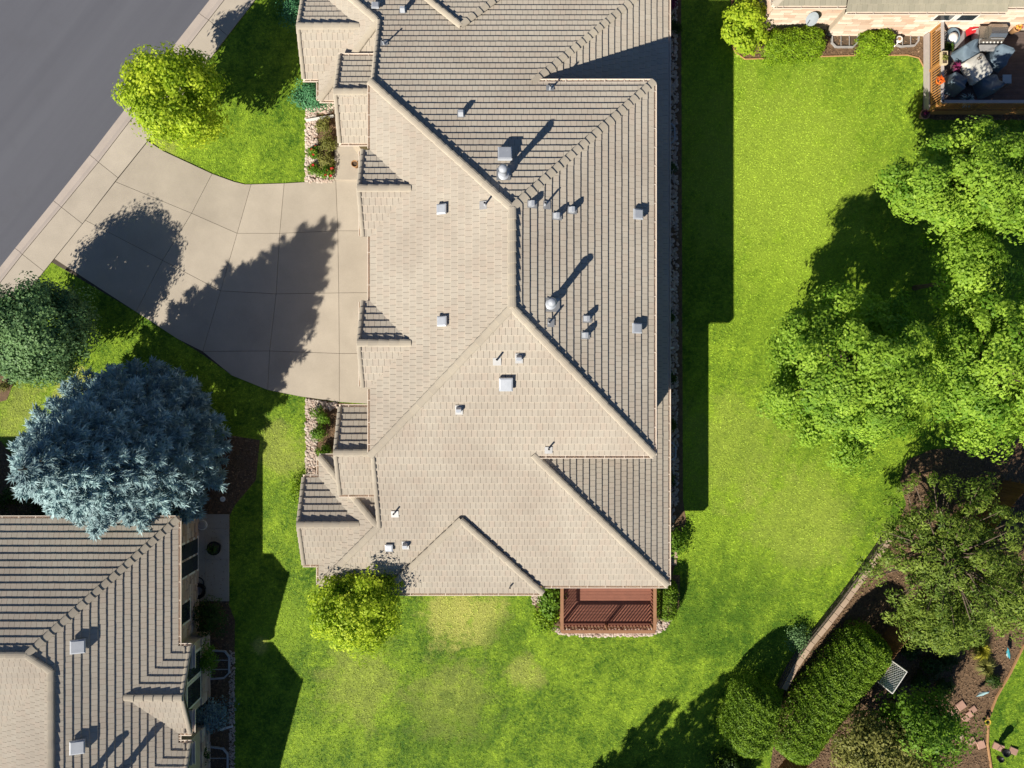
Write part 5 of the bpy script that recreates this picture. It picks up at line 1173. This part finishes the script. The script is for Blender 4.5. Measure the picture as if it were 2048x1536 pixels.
x, y, _ = P(1975, 1444, .3); t = thing('sundial', 'small yellow ringed ornament on the bed edging', 'ornament', (x, y, 0)); MB().lathe([(.10, 0), (.06, .05), (.03, .28), (.10, .30)], (x, y, 0), 12).build('stand', M_BLACK, t); MB().tube([(x+.13*math.cos(a), y+.13*math.sin(a), .33) for a in np.linspace(0, 6.283, 17)], .03, 6).build('ring', mat('yellow_paint', (.62, .45, .06), bump=0), t)
for k, (px, py, r, lab) in enumerate(((2013, 1506, .20, 'larger dark hanging pot over the corner lawn'), (2002, 1519, .15, 'smaller dark hanging pot over the corner lawn'))):
    x, y, _ = P(px, py, .7); t = thing('hanging_pot', lab, 'pot', (x, y, 0), 'dark pots on the corner lawn'); MB().lathe([(0, .5), (r*.7, .52), (r, .72), (r*.95, .74), (r*.85, .70), (0, .66)], (x, y, 0), 14).build('bowl', M_BLACK, t, smooth=True); MB().tube([(x+r*.8, y, 0), (x+r*.8, y, 1.0), (x, y, 1.12)], .012, 5).build('hook', M_BLACK, t)
shrub('round_shrub', 'small round dark green shrub by the corner lawn edging', 'shrub', 1987, 1358, .38, .5, LEAF_D, 1100, .08, 71)
x, y, _ = P(1964, 1300, .4); t = thing('ornamental_grass', 'yellow green fountain grass clump in the mulch', 'grass clump', (x, y, 0)); rosette(t, (x, y, 0), 260, .62, .5, leaf_mat('grass_yellow', (.22, .22, .02), (.50, .48, .05)), 72, 'blades', .03)
x, y, _ = P(1975, 1335, .3); t = thing('ornamental_grass', 'drier fountain grass clump beside the small round shrub', 'grass clump', (x, y, 0)); rosette(t, (x, y, 0), 220, .6, .35, LEAF_O, 73, 'blades', .03)
x, y, _ = P(1953, 1258, .5); t = thing('garden_stool', 'small grey garden stool below the scraggy tree', 'stool', (x, y, 0)); MB().obox((x, y, .45), (.38, .34, .05), .5, bev=.015).build('seat', M_COVER, t)
for k in range(4): a = .5 + math.pi/4 + k*math.pi/2; MB().bar((x+.22*math.cos(a), y+.22*math.sin(a), 0), (x+.18*math.cos(a), y+.18*math.sin(a), .43), .03, .03).build('leg', M_COVER, t)

# ------------------------------------------------------------------ planting round the main house
ent = [(648, 252, .42, .6, LEAF_O, None, 'olive brown shrub nearest the white drain spout'), (656, 290, .45, .6, LEAF_O, None, 'olive brown shrub in the middle of the entry bed'), (652, 322, .40, .55, LEAF_O, None, 'olive brown shrub beside the entry walk pot'),
       (628, 306, .34, .5, LEAF_G, (M_RED, 5), 'red flowering shrub on the cobbles at the lawn side'), (629, 338, .36, .5, LEAF_G, (M_RED, 2), 'green flowering shrub at the corner by the driveway'), (656, 346, .36, .5, LEAF_G, (M_RED, 6), 'red flowering shrub beside the entry step'),
       (641, 830, .44, .6, LEAF_G, None, 'green shrub nearest the driveway in the cobbled bed'), (639, 864, .42, .6, LEAF_G, None, 'green shrub in the middle of the cobbled bed below the driveway'), (644, 904, .38, .5, LEAF_G, None, 'green shrub nearest the little gable in the cobbled bed')]
for k, (px, py, r, h, m, bl, lab) in enumerate(ent): shrub('shrub', lab, 'shrub', px, py, r, h, m, 900, .085, 100+k, blooms=bl)
t, c = pot('terracotta_pot', 'empty terracotta jar on the entry walk', 709, 327, .17, .45, M_TERRA, z=.16)
broad('juniper', 'round blue green juniper beside the wing of the main house', 622, 192, .75, .62, 1.1, LEAF_J, 5200, .08, 38)
broad('juniper', 'blue green juniper at the upper frame edge by the wing', 588, 20, .35, .7, .9, LEAF_J, 2000, .08, 39)
broad('flower_strip', 'narrow strip of pale leafy plants along the wing wall', 600, 985, .22, .75, .35, LEAF_HB, 1500, .07, 52)
broad('leafy_plant', 'glossy leafed plant between the eave and the red deck', 1100, 1200, .42, .75, .8, LEAF_G, 2400, .13, 53)
broad('grassy_plant', 'bushy low plant at the outer corner of the red deck', 1092, 1238, .48, .4, .45, LEAF_HB, 1800, .11, 54)
hedge('clipped_hedge', 'dark green clipped hedge on the lawn side of the red deck', [P2(1334, 1180, .5), P2(1332, 1222, .5)], .50, .95, LEAF_H, 7000, .08, 55)
broad('low_shrub', 'small green shrub at the corner of the long shaded wall', 1352, 1085, .32, .5, .6, LEAF_G, 1500, .09, 56)
for k, (py, r, lab) in enumerate(((55, .42, 'loose dark shrub at the upper end of the shaded gravel strip'), (335, .35, 'dark shrub below the upper window well of the shaded wall'), (630, .36, 'dark shrub in the middle of the shaded gravel strip'), (755, .36, 'dark shrub between the two pale downspouts and the lower well'), (850, .34, 'dark shrub just above the lower window well'), (960, .34, 'dark shrub just below the lower window well'))):
    shrub('shrub', lab, 'shrub', 1338 if k else 1346, py, r, .6, LEAF_D, 800, .09, 130+k, group='shrubs along the shaded wall')
shrub('shrub', 'purple leafed shrub at the upper frame edge by the shaded wall', 'shrub', 1342, 10, .38, .6, LEAF_R, 700, .09, 140)
window_well('pale oval window well on the upper shaded wall', [(1326, 246), (1344, 248), (1350, 256), (1350, 280), (1344, 288), (1326, 290)], 0, 'y')
window_well('pale oval window well on the lower shaded wall', [(1326, 884), (1344, 884), (1352, 892), (1352, 914), (1344, 920), (1326, 920)], 0, 'y')
for py, lab in ((580, 'upper pale downspout elbow on the shaded gravel'), (697, 'lower pale downspout elbow on the shaded gravel')):
    tag(MB().tube([P(1325, py, .2), P(1337, py, .14), P(1347, py-2, .06)], .05, 8).build('drain_spout', M_WHITE, None, loc=P(1340, py)), lab, 'drain spout')
tag(MB().obox(P(1348, 1108, .05), (.34, .40, .1), .1, bev=.02).build('step_block', M_BLOCK, None, loc=P(1348, 1108)), 'upper tan step block at the corner of the shaded wall', 'step')
tag(MB().obox(P(1347, 1124, .05), (.30, .30, .1), .0, bev=.02).build('step_block', M_BLOCK, None, loc=P(1347, 1124)), 'lower tan step block at the corner of the shaded wall', 'step')
